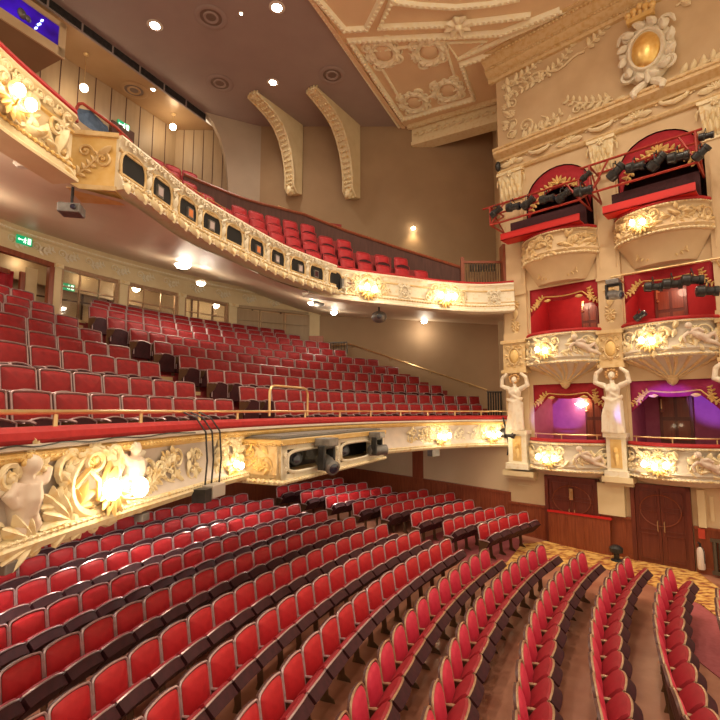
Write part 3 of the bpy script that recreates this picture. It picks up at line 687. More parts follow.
def box_front(bi, li):
    tc = TC[bi]; rnd = random.Random(bi * 7 + li)
    rim, bot = [(-.90, -1.74), (2.30, 1.38), (5.36, 4.58)][li]
    cv = bay_curve(tc, 1.07, .10, [.62, .62, .72][li])
    nm = 'the %s box of the %s bay' % (TIER[li], ('first', 'second')[bi])
    r = thing('box_balcony', 'bowed stucco balcony front of %s' % nm, 'balcony front', B(tc, bot, .3))
    H = rim - bot; P = lambda d, q: (d, bot + H * q)
    mb = MB(); sweep(mb, cv, [P(-.10, 1), P(.05, 1), P(.07, .93), P(.01, .88), P(.0, .80), P(.03, .6), P(.09, .3), P(.12, .2), P(.06, .12), P(.10, .06), P(.08, 0), P(-.10, -.02), P(-.10, .5)], n=30, closed=True)
    lo = [cv.pt(cv.L * i / 24, .02, bot) for i in range(25)]
    if li == 2: low2 = [B(tc + (1.0 - .28) * (-1 + i / 12), 3.92, .03 + .34 * max(0, 1 - (-1 + i / 12) ** 2) ** .7) for i in range(25)]
    elif li == 1: low2 = [B(tc + .16 * (-1 + i / 12), .86, .02 + .14 * max(0, 1 - (-1 + i / 12) ** 2) ** .5) for i in range(25)]
    else: low2 = [B(tc + .9 * (-1 + i / 12), bot - .13, .02 + .42 * max(0, 1 - (-1 + i / 12) ** 2) ** .7) for i in range(25)]
    def mixp(a, b, q, bow): p = a.lerp(b, q); return p + DN * (-bow * math.sin(pi * q))
    mb.quadgrid([[mixp(a, b, q, [.0, .16, .05][li]) for a, b in zip(lo, low2)] for q in (0, .2, .4, .6, .8, 1)])
    mb.poly(low2)
    mb.build('bowl', [BOWLG, BOWLG, CREAMP][li], r)
    mb = MB(); f = cv.frame(cv.L / 2, bot + H * .5, .06)
    w = cv.L
    cartouche(mb, f, -.12 * w, -.02, .40, H * .40, .03); shell(mb, f, -.12 * w, -.05, .20)
    for s in (-1, 1):
        g = cv.frame(cv.L / 2 + s * w * .32 - (.04 * w if s < 0 else 0), bot + H * .48, .06); rocaille(mb, g, w * .34, H * .9, rnd, 1.9, .022)
    for k in range(16): leaf(mb, f, rnd.uniform(-.42, .44) * w, rnd.uniform(-.36, .3) * H, .22, .065, rnd.uniform(0, 6.28), .09, rnd.uniform(-1, 1))
    spray(mb, f, .1 * w, -.2, .7, .3, 5, .025, .6); spray(mb, f, -.3 * w, -.2, .5, 2.8, 4, .025, .6)
    mb.build('scrollwork', ORN if li < 2 else ORNY, r)
    mb = MB()
    g = cv.frame(0, bot + H * .95, .085); beads(mb, g, .04, w - .04, 0, .026, .075); g = cv.frame(0, bot + H * .05, .11); beads(mb, g, .04, w - .04, 0, .035, .10); mb.build('bead_moulding', ORN, r)
    if li == 1:
        mb = MB()
        for k in range(9):
            i = 1 + int(22 * k / 8); a, b = lo[i], low2[i]; mb.tube([mixp(a, b, q, .16) + DN * .015 for q in (0, .25, .5, .75, 1)], [.05, .045, .035, .025, .02], 6)
        mb.lathe(B(tc, .66, .06), [(.02, 0), (.10, .06), (.15, .16), (.13, .22), (.17, .27)], n=12); mb.build('fan_ribs', ORNY, r)
    if li == 2:
        mb = MB(); f = box_frame(tc, 4.2, .33)
        shell(mb, f, 0, 0, .24, -pi / 2)
        for s in (-1, 1): spray(mb, f, .1 * s, -.05, .5, (0 if s > 0 else pi) - s * .2, 4, .02, .5, s)
        mb.build('pendant', ORNY, r)
    if li < 2:                                           # putto on the right-hand half of each lower front
        g = cv.frame(cv.L / 2 + .27 * w, bot + H * .5, .10)
        s = thing('cherub_relief', 'reclining white putto on the balcony front of %s' % nm, 'statue', g(0, -.3, 0))
        figure([([g(-.14, .12, .02), g(0, .02, .05), g(.14, -.06, .03)], [.085, .10, .09]), ([g(.12, -.06, .05), g(.26, .06, .09), g(.36, -.12, .04)], [.07, .06, .04]), ([g(.12, -.1, .04), g(.28, -.16, .06), g(.44, -.24, .03)], [.07, .055, .035]), ([g(-.14, .14, .06), g(-.02, .18, .13), g(.08, .1, .13)], [.045, .04, .03]), ([g(-.18, .12, .04), g(-.30, .0, .08), g(-.26, -.14, .06)], [.045, .04, .03])],
               [(g(-.19, .27, .07), .085)], 'body', MARB, s, .018)
    # velvet elbow rest and brass rail
    mb = MB(); sweep(mb, cv, [(-.16, rim), (.06, rim), (.08, rim + .04), (.05, rim + .09), (-.12, rim + .09)], n=26, closed=True)
    solo(mb, 'elbow_cushion', CUSH, 'red velvet elbow cushion on the rim of %s' % nm, 'cushion')
    if li == 0:
        q = thing('brass_rail', 'slim brass rail over the rim of %s' % nm, 'rail', B(tc, rim + .09, .4))
        mb = MB(); mb.tube([cv.pt(cv.L * (.05 + .9 * i / 16), -.06, rim + .22) for i in range(17)], .022, 6); mb.build('bar', BRASS, q)
        for k in (.1, .5, .9):
            mb = MB(); mb.tube([cv.pt(cv.L * k, -.06, rim + .08), cv.pt(cv.L * k, -.06, rim + .22)], .016, 6); mb.build('post', BRASS, q)
    if not (bi == 0 and li == 2):
        g = cv.frame(cv.L / 2 - .12 * w, bot + H * .48, .14)
        lamp_cluster(g, 'lit gilded lamp cluster on the balcony front of %s' % nm, 3 if li == 0 else 2, 1.05, 9)
for bi in range(2):
    for li in range(3): box_front(bi, li)
# inner doors, drapes of the boxes
def box_door(t0, t1, h0, h1, label):
    r = thing('box_door', label, 'door', B((t0 + t1) / 2, h0, -1.46)); g = lambda a, b, d: B(a, b, d - 1.5)
    mb = MB(); mb.box(g, t0, t1, h0, h1, 0.01, .05); mb.build('door_leaf', DMAHOG, r, smooth=False)
    w = t1 - t0
    for a in (.1, .55):
        for b0, b1 in ((.08, .45), (.52, .92)):
            mb = MB(); mb.box(g, t0 + w * a, t0 + w * (a + .35), h0 + (h1 - h0) * b0, h0 + (h1 - h0) * b1, .05, .07); mb.build('panel', MAHOG, r, smooth=False)
    mb = MB(); mb.ball(g(t0 + .1 * w, h0 + .95, .09), .035, seg=7, ring=5); mb.build('knob', BRASS, r)
    mb = MB(); mb.box(g, t0 + .06 * w, t0 + .18 * w, h0 + 1.02, h0 + 1.3, .05, .065); mb.build('finger_plate', BRASS, r, smooth=False)
box_door(1.92, 2.45, -.95, .52, 'dark door at the back of the lowest box of the first bay'); box_door(1.95, 2.45, 2.28, 3.5, 'dark door at the back of the middle box of the first bay')
box_door(3.98, 4.8, -.95, .55, 'panelled dark door at the back of the lowest box of the second bay'); box_door(4.05, 4.85, 2.28, 3.6, 'brown door at the back of the middle box of the second bay')
def pelmet(bi, li):
    t0, t1 = BAYS[bi]; tc = TC[bi]; w = (t1 - t0) / 2
    nm = 'the %s box of the %s bay' % (TIER[li], ('first', 'second')[bi])
    r = thing('pelmet', '%s pelmet with gold embroidery hung in %s' % ('violet-lit crimson' if (bi, li) == (1, 0) else 'crimson', nm), 'drape', B(tc, 0.3 if li == 0 else 3.3 if li == 1 else 6.6, -.08))
    if li < 2:
        top = .82 if li == 0 else 3.86
        low = lambda x: top - .40 - .52 * max(0, abs(x) - .55) / .45 - .05 * math.cos(3.0 * x)
        N = 24
        mb = MB(); rows = []
        for i in range(N + 1):
            x = -1 + 2 * i / N; rows.append([B(tc + x * w, top + (low(x) - top) * q, -.07 + .02 * math.sin(i * 1.3) * q) for q in (0, .5, 1)])
        vs = mb.quadgrid(rows); o = mb.build('cloth', DRAPELIT if (bi, li) == (1, 0) else DRAPE, r); o.modifiers.new('s', 'SOLIDIFY').thickness = .03
        mb = MB(); pts = []
        for i in range(N + 1):
            x = -.85 + 1.7 * i / N; pts.append(B(tc + x * w, low(x) + .12, -.035))
        mb.tube(pts, .02, 5)
        for s in (-1, 1):
            g = box_frame(tc + s * w * .76, low(.76) + .15, -.04); spray(mb, g, 0, 0, .28, 1.2, 3, .018, 1.0, s); spray(mb, g, 0, 0, .3, -.9 if s > 0 else pi + .9, 3, .018, .6, s); rosette(mb, g, 0, 0, .09)
            leaf(mb, g, -s * .2, .05, .22, .05, 0 if s < 0 else pi, .02)
        mb.build('gold_embroidery', GOLDY, r)
    else:
        A = arch_pts(t0 + .02, t1 - .02, 6.75, 7.70, 20); Bq = arch_pts(t0 + .10, t1 - .10, 6.15, 7.0, 20)
        mb = MB(); mb.quadgrid([[B(t, h, -.07) for t, h in A], [B(t, h, -.05) for t, h in Bq]])
        mb.quadgrid([[B(t, h, -.07) for t, h in ((s0, 5.9), (s1, 5.9))] + [] for s0, s1 in ((t0 + .02, t0 + .12),)] + [[B(t0 + .02, 6.75, -.07), B(t0 + .12, 6.15, -.05)]])
        o = mb.build('cloth', DRAPE, r); o.modifiers.new('s', 'SOLIDIFY').thickness = .03
        mb = MB(); g = box_frame(tc, 7.08, -.035)
        mb.tube([B(t, h + .08, -.03) for t, h in Bq[3:18]], .02, 5)
        shell(mb, g, 0, .05, .28, pi / 2, 2.2, 5)
        for s in (-1, 1): spray(mb, g, .1 * s, .06, .55, (-.1 if s > 0 else pi + .1), 4, .02, .5, -s); spray(mb, g, .62 * s, -.22, .45, (-.9 if s > 0 else pi + .9), 3, .02, .3, -s); rosette(mb, g, s * .5, -.1, .1)
        mb.build('gold_embroidery', GOLDY, r)
for bi in range(2):
    for li in range(3): pelmet(bi, li)
# small wall light inside the lowest box of the first bay
r = thing('box_wall_lamp', 'small lit wall lamp on the back wall of the lowest box of the first bay', 'lamp', B(1.85, .1, -1.4))
mb = MB(); fr = box_frame(1.85, .22, -1.48); mb.tube([fr(0, -.12, 0), fr(0, -.1, .1)], .02, 5); mb.build('arm', BRASS, r)
mb = MB(); mb.lathe(fr(0, -.1, .12), [(.04, 0), (.17, .08), (.20, .12)], n=12); mb.build('bowl_shade', EMG, r)
l = bpy.data.lights.new('box_light', 'POINT'); l.energy = 5; l.color = (1, .6, .35); l.shadow_soft_size = .1; o = bpy.data.objects.new('box_light', l); COL.objects.link(o); o.location = fr(0, .12, .22)
for i, h in enumerate((2.28, 2.28)):       # added lights without fixtures, brightening the middle boxes
    l = bpy.data.lights.new('box_light', 'POINT'); l.energy = 26; l.color = (1, .62, .42); l.shadow_soft_size = .12; o = bpy.data.objects.new('box_light', l); COL.objects.link(o); o.location = B(TC[i], 3.6, -.5)

# ================================================================== DRESS CIRCLE
DC = Curve([(-2.70, 1.4), (-2.84, 2.4), (-2.90, 3.2), (-2.87, 3.97), (-2.72, 5.11), (-2.59, 5.88), (-2.34, 7.19), (-1.95, 8.6), (-1.1, 10.6), (.2, 12.7), (1.84, 14.44), (3.2, 15.45), (4.2, 15.85), (4.85, 15.78)])
dsp = lambda px, h=-.6, d=0.0: DC.spx(px, h, d, lo=1.0)
TOPD = -.28; BOTD = -1.15
r = thing('stucco_balcony', 'ornate gilded stucco front of the dress circle balcony curving above the stalls', 'balcony front', DC.pt(DC.L * .5, 0, BOTD))
mb = MB(); sweep(mb, DC, [(-.30, TOPD), (.10, TOPD), (.11, TOPD - .04), (.05, TOPD - .06), (.03, -.46), (.0, -.6), (.02, -.8), (.08, -.98), (.13, -1.02), (.15, -1.10), (.12, BOTD), (-.30, BOTD), (-.30, -.6)], closed=True, n=90)
mb.build('panel', PANEL, r)
mb = MB(); sweep(mb, DC, [(.04, TOPD - .05), (.09, TOPD - .07), (.09, TOPD - .13), (.05, TOPD - .17), (.02, TOPD - .17)], n=90)
beads(mb, DC.frame(0, TOPD - .10, .09), .2, DC.L - .05, 0, .022, .07); mb.build('gold_band', GOLDY, r)
mb = MB(); sweep(mb, DC, [(.08, -1.0), (.16, -1.02), (.19, -1.08), (.16, -1.14), (.10, -1.16)], n=90); beads(mb, DC.frame(0, -1.03, .17), .2, DC.L - .05, 0, .024, .075); mb.build('lower_moulding', ORN, r)
rnd = random.Random(21)
# relief fields: clusters around each lamp and looser trails between
def dress_relief(px, wd, amt, nm, m=ORN):
    s = dsp(px); f = DC.frame(s, -.72, .03); mb = MB()
    if amt == 2:
        cartouche(mb, f, 0, .03, .46, .36, .035); shell(mb, f, 0, 0, .26, -pi / 2); cartouche(mb, f, 0, .03, .30, .24, .025)
    for sx in (-1, 1):
        g = DC.frame(s + sx * wd * .5, -.72, .03); rocaille(mb, g, wd * .55, .56, rnd, 1.1, .022)
        spray(mb, f, sx * .25, -.2, wd * .5, (.1 if sx > 0 else pi - .1), 6, .02, .5, sx); spray(mb, f, sx * .3, .15, wd * .4, (-.1 if sx > 0 else pi + .1), 5, .02, .7, -sx)
    mb.build(nm, m, r)
for px in (437, 490): dress_relief(px, .75, 2, 'lamp_scrollwork')
dress_relief(416, .5, 1, 'trailing_scrollwork'); dress_relief(466, .6, 1, 'trailing_scrollwork', ORNW); dress_relief(226, .42, 2, 'lamp_scrollwork'); dress_relief(182, .50, 1, 'trailing_scrollwork')
# the big nearest cartouche
s0 = dsp(84); f = DC.frame(s0, -.70, .06)
mb = MB()
cartouche(mb, f, 0, .0, .46, .36, .038); ringo(mb, f, 0, .0, .34, .30, .045, 24, .05); shell(mb, f, 0, .20, .15, pi / 2, 3.0, 9)
for k in range(14): th = pi * (k / 13); leaf(mb, f, .38 * math.cos(th), .03 + .25 * math.sin(th), .12, .05, th + .9, .07, .8)
scroll(mb, f, -.34, .14, .16, 1.0, 1.4, .04); scroll(mb, f, .36, .16, .14, 1.0, 1.4, .035, -1); scroll(mb, f, -.26, -.30, .17, -1.6, 1.4, .045); scroll(mb, f, .28, -.32, .15, -1.6, 1.4, .04, -1)
ringo(mb, f, .24, .24, .09, .09, .025, 14, .08); ringo(mb, f, -.06, .20, .12, .09, .025, 14, .09)
mb.build('great_cartouche', ORN, r)
mb = MB()                                                     # sweeping acanthus trail under it
def fan(mb, f, a, b, L, w, th0, th1, n, d=.10, curl=.5):
    for k in range(n):
        q = k / (n - 1); leaf(mb, f, a, b, L * (.72 + .28 * math.sin(pi * q)), w, th0 + (th1 - th0) * q, d, curl * (q - .5) * 2, 6)
fan(mb, f, -.30, -.30, .42, .075, pi - .75, pi + .45, 6); fan(mb, f, -.72, -.38, .44, .07, pi - .85, pi + .35, 6); fan(mb, f, -1.15, -.38, .44, .07, pi - .8, pi + .4, 6); fan(mb, f, -.46, -.16, .26, .05, pi - 1.3, pi + .1, 5, .08)
scroll(mb, f, -.28, -.34, .12, -.4, 1.5, .04); scroll(mb, f, -.66, -.30, .11, .4, 1.5, .035); scroll(mb, f, -1.1, -.28, .11, .9, 1.4, .035, -1)
[scroll(mb, f, -.2 - .24 * k, -.45, .075, 1.2 * k, 1.3, .025, (-1) ** k) for k in range(6)]; [leaf(mb, f, -.12 - .24 * k, -.40, .2, .05, pi + .25, .08, .4) for k in range(6)]
scroll(mb, f, .06, -.44, .075, 1.0, 1.4, .03); scroll(mb, f, -.1, -.40, .07, 2.0, 1.4, .03, -1)
mb.build('acanthus_trail', ORN, r)
mb = MB(); fan(mb, f, .26, -.26, .40, .07, -.35, 1.0, 6); fan(mb, f, .50, -.30, .40, .06, -.3, .9, 5); scroll(mb, f, .30, -.36, .10, 2.6, 1.4, .03, -1)
spray(mb, f, .6, -.34, .8, .25, 7, .025, .5); mb.build('curling_leaves', ORN, r)
mb = MB(); fan(mb, f, 0, .12, .18, .04, .2, pi - .2, 9, .06, .2); ftube(mb, f, [(-.30, .0, .06), (-.16, .14, .10), (-.03, .02, .12), (-.02, -.18, .12)], [.03, .035, .03, .02]); ftube(mb, f, [(.26, .04, .06), (.14, .16, .10), (.05, .04, .12), (.02, -.16, .12)], [.03, .035, .03, .02]); fan(mb, f, -.22, -.22, .28, .05, .2, 1.6, 4, .08); mb.build('inner_scrolls', GOLDY, r)
s1 = dsp(150); f = DC.frame(s1, -.72, .04); mb = MB(); scroll(mb, f, -.15, 0, .16, .2, 1.4, .03); scroll(mb, f, .12, .02, .15, 2.6, 1.4, .03, -1); spray(mb, f, -.2, -.2, .8, .2, 7, .02, .6); spray(mb, f, .5, .2, .7, pi + .3, 6, .02, .5); mb.build('trailing_scrollwork', ORN, r)
f = DC.frame(dsp(14), -.72, .06); mb = MB(); scroll(mb, f, -.16, .18, .13, 0, 1.4, .03); rosette(mb, f, .18, .22, .12); spray(mb, f, -.2, .1, .5, .6, 5, .02, .5); mb.build('trailing_scrollwork', ORN, r)
def cherub(px, nm, lab, flip, sc, hz):
    s = dsp(px); f0 = DC.frame(s, hz, .05); f = lambda a, b, d=0.0: f0(a * flip * sc * 1.1, b * sc, d * sc * .75)
    t = thing('cherub_relief', lab, 'statue', f(0, -.3, 0))
    figure([([f(0, -.26, .06), f(0, -.05, .10), f(.01, .14, .09)], [.12, .14, .12]), ([f(.0, .12, .08), f(.02, .24, .09)], [.07, .06]), ([f(-.12, .12, .09), f(-.26, .0, .12), f(-.16, -.14, .17)], [.06, .055, .04]), ([f(.12, .13, .09), f(.27, .14, .12), f(.36, .28, .10)], [.06, .05, .035]), ([f(-.05, -.28, .08), f(-.10, -.46, .12), f(-.2, -.60, .08)], [.09, .075, .045]), ([f(.06, -.28, .08), f(.16, -.44, .10), f(.10, -.58, .07)], [.09, .07, .045])],
           [(f(.03, .37, .14), .135 * sc), (f(.05, .35, .22), .03 * sc)], 'body', MARB, t, .016)
    mb = MB()
    for k in range(16): th = 2 * pi * k / 16; q = .75 + .25 * (k % 2); mb.ball(f(.03 + .11 * math.cos(th) * q, .42 + .07 * math.sin(th), .12 + .05 * math.sin(k * 2.4)), .042 * sc, seg=6, ring=5)
    mb.build('hair', GOLDY if px < 60 else ORNW, t)
    mb = MB(); leaf(mb, f, -.1, .12, .34, .12, pi * .78, .06, .5); leaf(mb, f, -.1, .08, .30, .09, pi * .95, .06, .5); mb.build('wing', ORNW, t)
cherub(16, 'a', 'large painted cherub on the dress circle front beside the big lamp cartouche', 1, .64, -.68)
cherub(127, 'b', 'smaller cherub leaning out of the dress circle front past the big lamp cartouche', -1, .52, -.62)
def pt_lamp(px, lab, n, sc, pw, h=-.74, d=.14, rb=.055, sp=.20): lamp_cluster(DC.frame(dsp(px), h, d), lab, n, sc, pw, rb, sp=sp)
pt_lamp(98, 'lit lamp cluster on the big cartouche of the dress circle front', 2, 1.0, 6, -.76, .18, .085, .46)
pt_lamp(226, 'lit lamp cluster on the dress circle front beside the projecting lighting box', 2, .8, 4, -.84, .10)
pt_lamp(437, 'lit lamp cluster on the far dress circle front nearer the lighting box', 3, 1.1, 9, -.74, .14)
pt_lamp(491, 'lit lamp cluster on the far dress circle front nearer the stage boxes', 3, 1.1, 9, -.74, .14)
mb = MB(); sweep(mb, DC, [(-.34, TOPD), (.05, TOPD), (.09, TOPD + .04), (.08, TOPD + .10), (.02, TOPD + .135), (-.30, TOPD + .135)], closed=True, n=90)
solo(mb, 'rail_cushion', CUSH, 'long red velvet cushion topping the dress circle front', 'cushion')
# brass rail
t = thing('brass_rail', 'polished brass rail on short posts above the dress circle cushion', 'rail', DC.pt(DC.L * .5, -.12, -.15))
mb = MB(); n = 80; mb.tube([DC.pt(.3 + (DC.L - .35) * i / n, -.12, -.01) for i in range(n + 1)], .024, 8); mb.build('bar', BRASS, t)
for px in (57, 140, 199, 237, 305, 340, 371, 401, 428, 455, 481):
    s = DC.spx(px, -.08, -.12, lo=1.0); mb = MB(); mb.lathe(DC.pt(s, -.12, TOPD + .13), [(.03, 0), (.022, .02), (.022, .12)], n=8); mb.build('post', BRASS, t)
a, b = DC.spx(270, .2, -.12, lo=1.0), DC.spx(307, .2, -.12, lo=1.0); H = .50
pts = [(a, -.1), (a, H - .12), (a + .05, H - .03), (a + .16, H), (b - .16, H), (b - .05, H - .03), (b, H - .12), (b, -.1)]
mb = MB(); mb.tube([DC.pt(s, -.12, h) for s, h in pts], .026, 8); solo(mb, 'guard_hoop', BRASS, 'raised brass hoop on the dress circle rail at the foot of the aisle', 'rail')

# ---- projecting lighting box in the middle of the front
BA, BB = Vector((-1.30, 8.02, 0)), Vector((.60, 12.28, 0)); BX = (BB - BA).normalized(); BN = Vector((BX.y, -BX.x, 0)); BL = (BB - BA).length; BD = .95
g = lambda a, b, d=0.0: BA + BX * a + BN * d + Vector((0, 0, b))
r = thing('lighting_box', 'cream projecting lighting box in the middle of the dress circle front with grey grille top', 'lighting box', g(BL / 2, -1.24, -.4))
mb = MB(); T0, T1 = -.47, -1.19
mb.box(g, 0, BL, T0 - .06, T0, -BD, 0); mb.box(g, 0, BL, T1, T1 + .14, -BD, 0); mb.box(g, 0, .06, T1, T0, -BD, 0); mb.box(g, BL - .06, BL, T1, T0, -BD, 0); mb.box(g, 0, BL, T1, T0, -BD, -BD + .05)
mb.build('body', ORNY, r, smooth=False)
mb = MB()
for a0, a1 in ((0, .18), (1.85, 2.2), (3.75, BL)): mb.box(g, a0, a1, T1, T0, -.08, .004)
mb.box(g, 0, BL, T0 - .18, T0, -.08, .004); mb.box(g, 0, BL, T1, T1 + .14, -.08, .004); mb.build('front_face', ORNW, r, smooth=False)
mb = MB(); mb.box(g, .1, BL - .1, T0, T0 + .03, -BD + .08, -.06)
for k in range(5): mb.box(g, .2 + k * .88, .2 + k * .88 + .8, T0 + .03, T0 + .045, -BD + .14, -.12)
mb.build('grille_top', GRILLE, r, smooth=False)
mb = MB(); mb.box(g, -.05, BL + .05, T0 - .07, T0 - .01, -BD, .05); f = lambda a, b, d=0.0: g(a, T0 - .085 + b, .04 + d); beads(mb, f, 0, BL, 0, .022, .07); q = lambda a, b, d=0.0: g(-.035 - d, T0 - .085 + b, -BD + a); beads(mb, q, 0, BD, 0, .024, .075); mb.build('upper_moulding', GOLDY, r)
mb = MB(); mb.box(g, -.03, BL + .03, T1 - .02, T1 + .05, -BD, .03); f = lambda a, b, d=0.0: g(a, T1 + b, .04 + d); beads(mb, f, 0, BL, .02, .04, .10); q = lambda a, b, d=0.0: g(-.03 - d, T1 + .03 + b, -BD + a); beads(mb, q, 0.02, BD - .02, 0, .045, .10); mb.build('lower_moulding', ORN, r)
q = lambda a, b, d=0.0: g(-.002 - d, -.82 + b, -BD / 2 - a)         # the end face
mb = MB()
for sx in (-1, 1): scroll(mb, q, sx * .17, -.05, .11, .4, 1.3, .018, sx); leaf(mb, q, sx * .22, .1, .2, .05, pi / 2 + sx * .7, .03)
scroll(mb, q, .08, .16, .09, 1.2, 1.2, .016, -1); shell(mb, q, -.04, -.16, .14); spray(mb, q, -.3, -.16, .5, .2, 5, .012, .8); mb.build('end_scrolls', GOLDY, r)
mb = MB()
for a0, a1 in ((.18, 1.85), (2.2, 3.75)):
    pts = []
    for k in range(24): th = 2 * pi * k / 24; cx, sx = math.cos(th), math.sin(th); pts.append(g((a0 + a1) / 2 + (a1 - a0) * .5 * math.copysign(abs(cx) ** .45, cx), -.86 + .19 * math.copysign(abs(sx) ** .5, sx), .01))
    mb.tube(pts, .03, 6, closed=True)
f = lambda a, b, d=0.0: g(a, -.85 + b, .01 + d)
for a in (.1, 2.02, 3.85, 4.4):
    scroll(mb, f, a, .1, .07, 0, 1.2, .014); scroll(mb, f, a, -.1, .07, 2, 1.2, .014, -1); leaf(mb, f, a, -.05, .2, .05, pi / 2, .03)
mb.build('opening_mouldings', ORNW, r)
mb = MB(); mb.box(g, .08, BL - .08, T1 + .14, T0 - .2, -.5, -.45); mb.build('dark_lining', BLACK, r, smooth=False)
# moving head lamps, profile spots
def moving_head(p, aim, sc, label):
    p = Vector(p); r = thing('moving_head_lamp', label, 'stage light', p, 'moving heads on the dress circle')
    x = BX; n = BN; z = Vector((0, 0, 1)); F3 = lambda a, b, d: p + (x * a + z * b + n * d) * sc
    mb = MB(); mb.box(F3, -.17, .17, -.02, .12, -.15, .15); mb.build('base', GREYM, r, smooth=False, bevel=.015)
    mb = MB(); mb.box(F3, -.22, -.15, -.42, 0, -.07, .07); mb.box(F3, .15, .22, -.42, 0, -.07, .07); mb.box(F3, -.2, .2, -.07, 0, -.07, .07); mb.build('yoke', BLACK, r, smooth=False, bevel=.02)
    a = Vector(aim).normalized(); c = F3(0, -.32, 0)
    mb = MB(); mb.lathe(c - a * .24 * sc, [(.06 * sc, 0), (.13 * sc, .05 * sc), (.14 * sc, .26 * sc), (.12 * sc, .34 * sc), (.13 * sc, .48 * sc), (.10 * sc, .50 * sc)], a, 14); h = mb.build('head', GREYM, r)
    mb = MB(); mb.lathe(c + a * .255 * sc, [(.095 * sc, 0), (.08 * sc, .012 * sc), (.001, .02 * sc)], a, 14); mb.build('lens', LENS, h)
moving_head(g(1.15, -.62, .24), (.5, -.75, -.25), 1.05, 'moving head stage light clamped to the near opening of the lighting box')
moving_head(g(3.72, -.60, .20), (.9, .35, .02), .95, 'moving head stage light at the far end of the lighting box throwing a blue beam')
def profile_spot(p, aim, sc, label, group, m=None, hang=1):
    p = Vector(p); a = Vector(aim).normalized(); r = thing('profile_spotlight', label, 'stage light', p, group)
    z = Vector((0, 0, 1)) * hang; x = a.cross(z).normalized()
    mb = MB(); mb.lathe(p - a * .26 * sc, [(.08 * sc, 0), (.15 * sc, .03 * sc), (.165 * sc, .2 * sc), (.12 * sc, .24 * sc), (.115 * sc, .40 * sc), (.14 * sc, .42 * sc), (.14 * sc, .52 * sc), (.10 * sc, .525 * sc)], a, 12); b = mb.build('body', m or BLACK, r)
    mb = MB(); mb.lathe(p + a * .262 * sc, [(.10 * sc, 0), (.07 * sc, .014 * sc), (.001, .02 * sc)], a, 12); mb.build('lens', LENS, b)
    mb = MB(); mb.tube([p - x * .18 * sc, p - x * .17 * sc + z * .2 * sc, p + z * .25 * sc, p + x * .17 * sc + z * .2 * sc, p + x * .18 * sc], .014 * sc, 5); mb.tube([p + z * .24 * sc, p + z * .33 * sc], .02 * sc, 5); mb.build('yoke', BLACK, r)
    return r
profile_spot(g(.75, -.86, -.2), (.2, -.8, .1), .8, 'dark spotlight tucked inside the near opening of the lighting box', 'spots in the lighting box')
profile_spot(g(2.7, -.86, -.2), (.2, -.8, .1), .8, 'dark spotlight tucked inside the far opening of the lighting box', 'spots in the lighting box')
f = DC.frame(DC.spx(508, -.9, .2), -.72, .28); profile_spot(f(0, 0, 0), (.6, -.8, -.1), 1.0, 'stage light hanging at the end of the dress circle front by the first caryatid', 'spots in the lighting box')
mb = MB(); f = DC.frame(DC.spx(507, -.7, .2), -.9, .24); mb.tube([f(-.1, .7, 0), f(-.02, .3, .06), f(.05, -.2, .05), f(.0, -.5, .02)], .025, 6); mb.tube([f(.05, .75, 0), f(.1, .2, .05), f(.06, -.55, .02)], .02, 6); solo(mb, 'cable', BLACK, 'dark cables draped over the stage end of the dress circle front', 'cable')
f = DC.frame(DC.spx(435, -1.2, .1), -1.25, .05); mb = MB(); mb.box(f, -.16, .16, -.1, .1, -.1, .1); solo(mb, 'junction_box', GREYM, 'grey box fixed under the far dress circle front', 'box', smooth=False)
# cables on the front near the second lamp and a little fixture there
mb = MB()
for k, px in enumerate((205, 212, 219)):
    f = DC.frame(DC.spx(px, -.5, .2), 0, .0); mb.tube([f(-.1, -.02, -.1), f(-.03, -.10, .06), f(0, -.3, .2), f(.03, -.7, .22), f(.02, -1.12, .2)], .013, 5)
solo(mb, 'cable', BLACK, 'dark cables hanging over the dress circle front beside the lighting box', 'cable')
f = DC.frame(DC.spx(212, -1.1, .25), -1.12, .26); mb = MB(); mb.box(f, -.16, .20, -.10, .08, -.08, .1); solo(mb, 'floodlight', mat('pale_metal', (.55, .5, .45), .4, .3), 'boxy pale floodlight hanging from cables on the dress circle front', 'stage light', smooth=False, bevel=.012)
f = DC.frame(DC.spx(203, -1.15, .25), -1.12, .26); mb = MB(); mb.box(f, -.12, .06, -.12, .06, -.1, .1); solo(mb, 'cable_box', BLACK, 'small black box hanging under the cables on the dress circle front', 'box', smooth=False)
mb = MB(); mb.tube([DC.pt(DC.spx(px, -.3, .12, lo=.5), .115, -.29 + .012 * math.sin(px * .12)) for px in range(-20, 205, 9)], .008, 5); solo(mb, 'cable', BLACK, 'thin cable running along the ledge under the dress circle cushion', 'cable')
for px, lab in ((5, 'small grey lamp under the dress circle front below the large cherub'), (142, 'small grey lamp under the dress circle front past the smaller cherub')):
    f = DC.frame(DC.spx(px, -1.2, .1, lo=.5), -1.2, .1); mb = MB(); mb.box(f, -.07, .07, -.06, .03, -.05, .06); solo(mb, 'small_lamp', GREYM, lab, 'lamp', 'small lamps under the dress circle', smooth=False, bevel=.01)

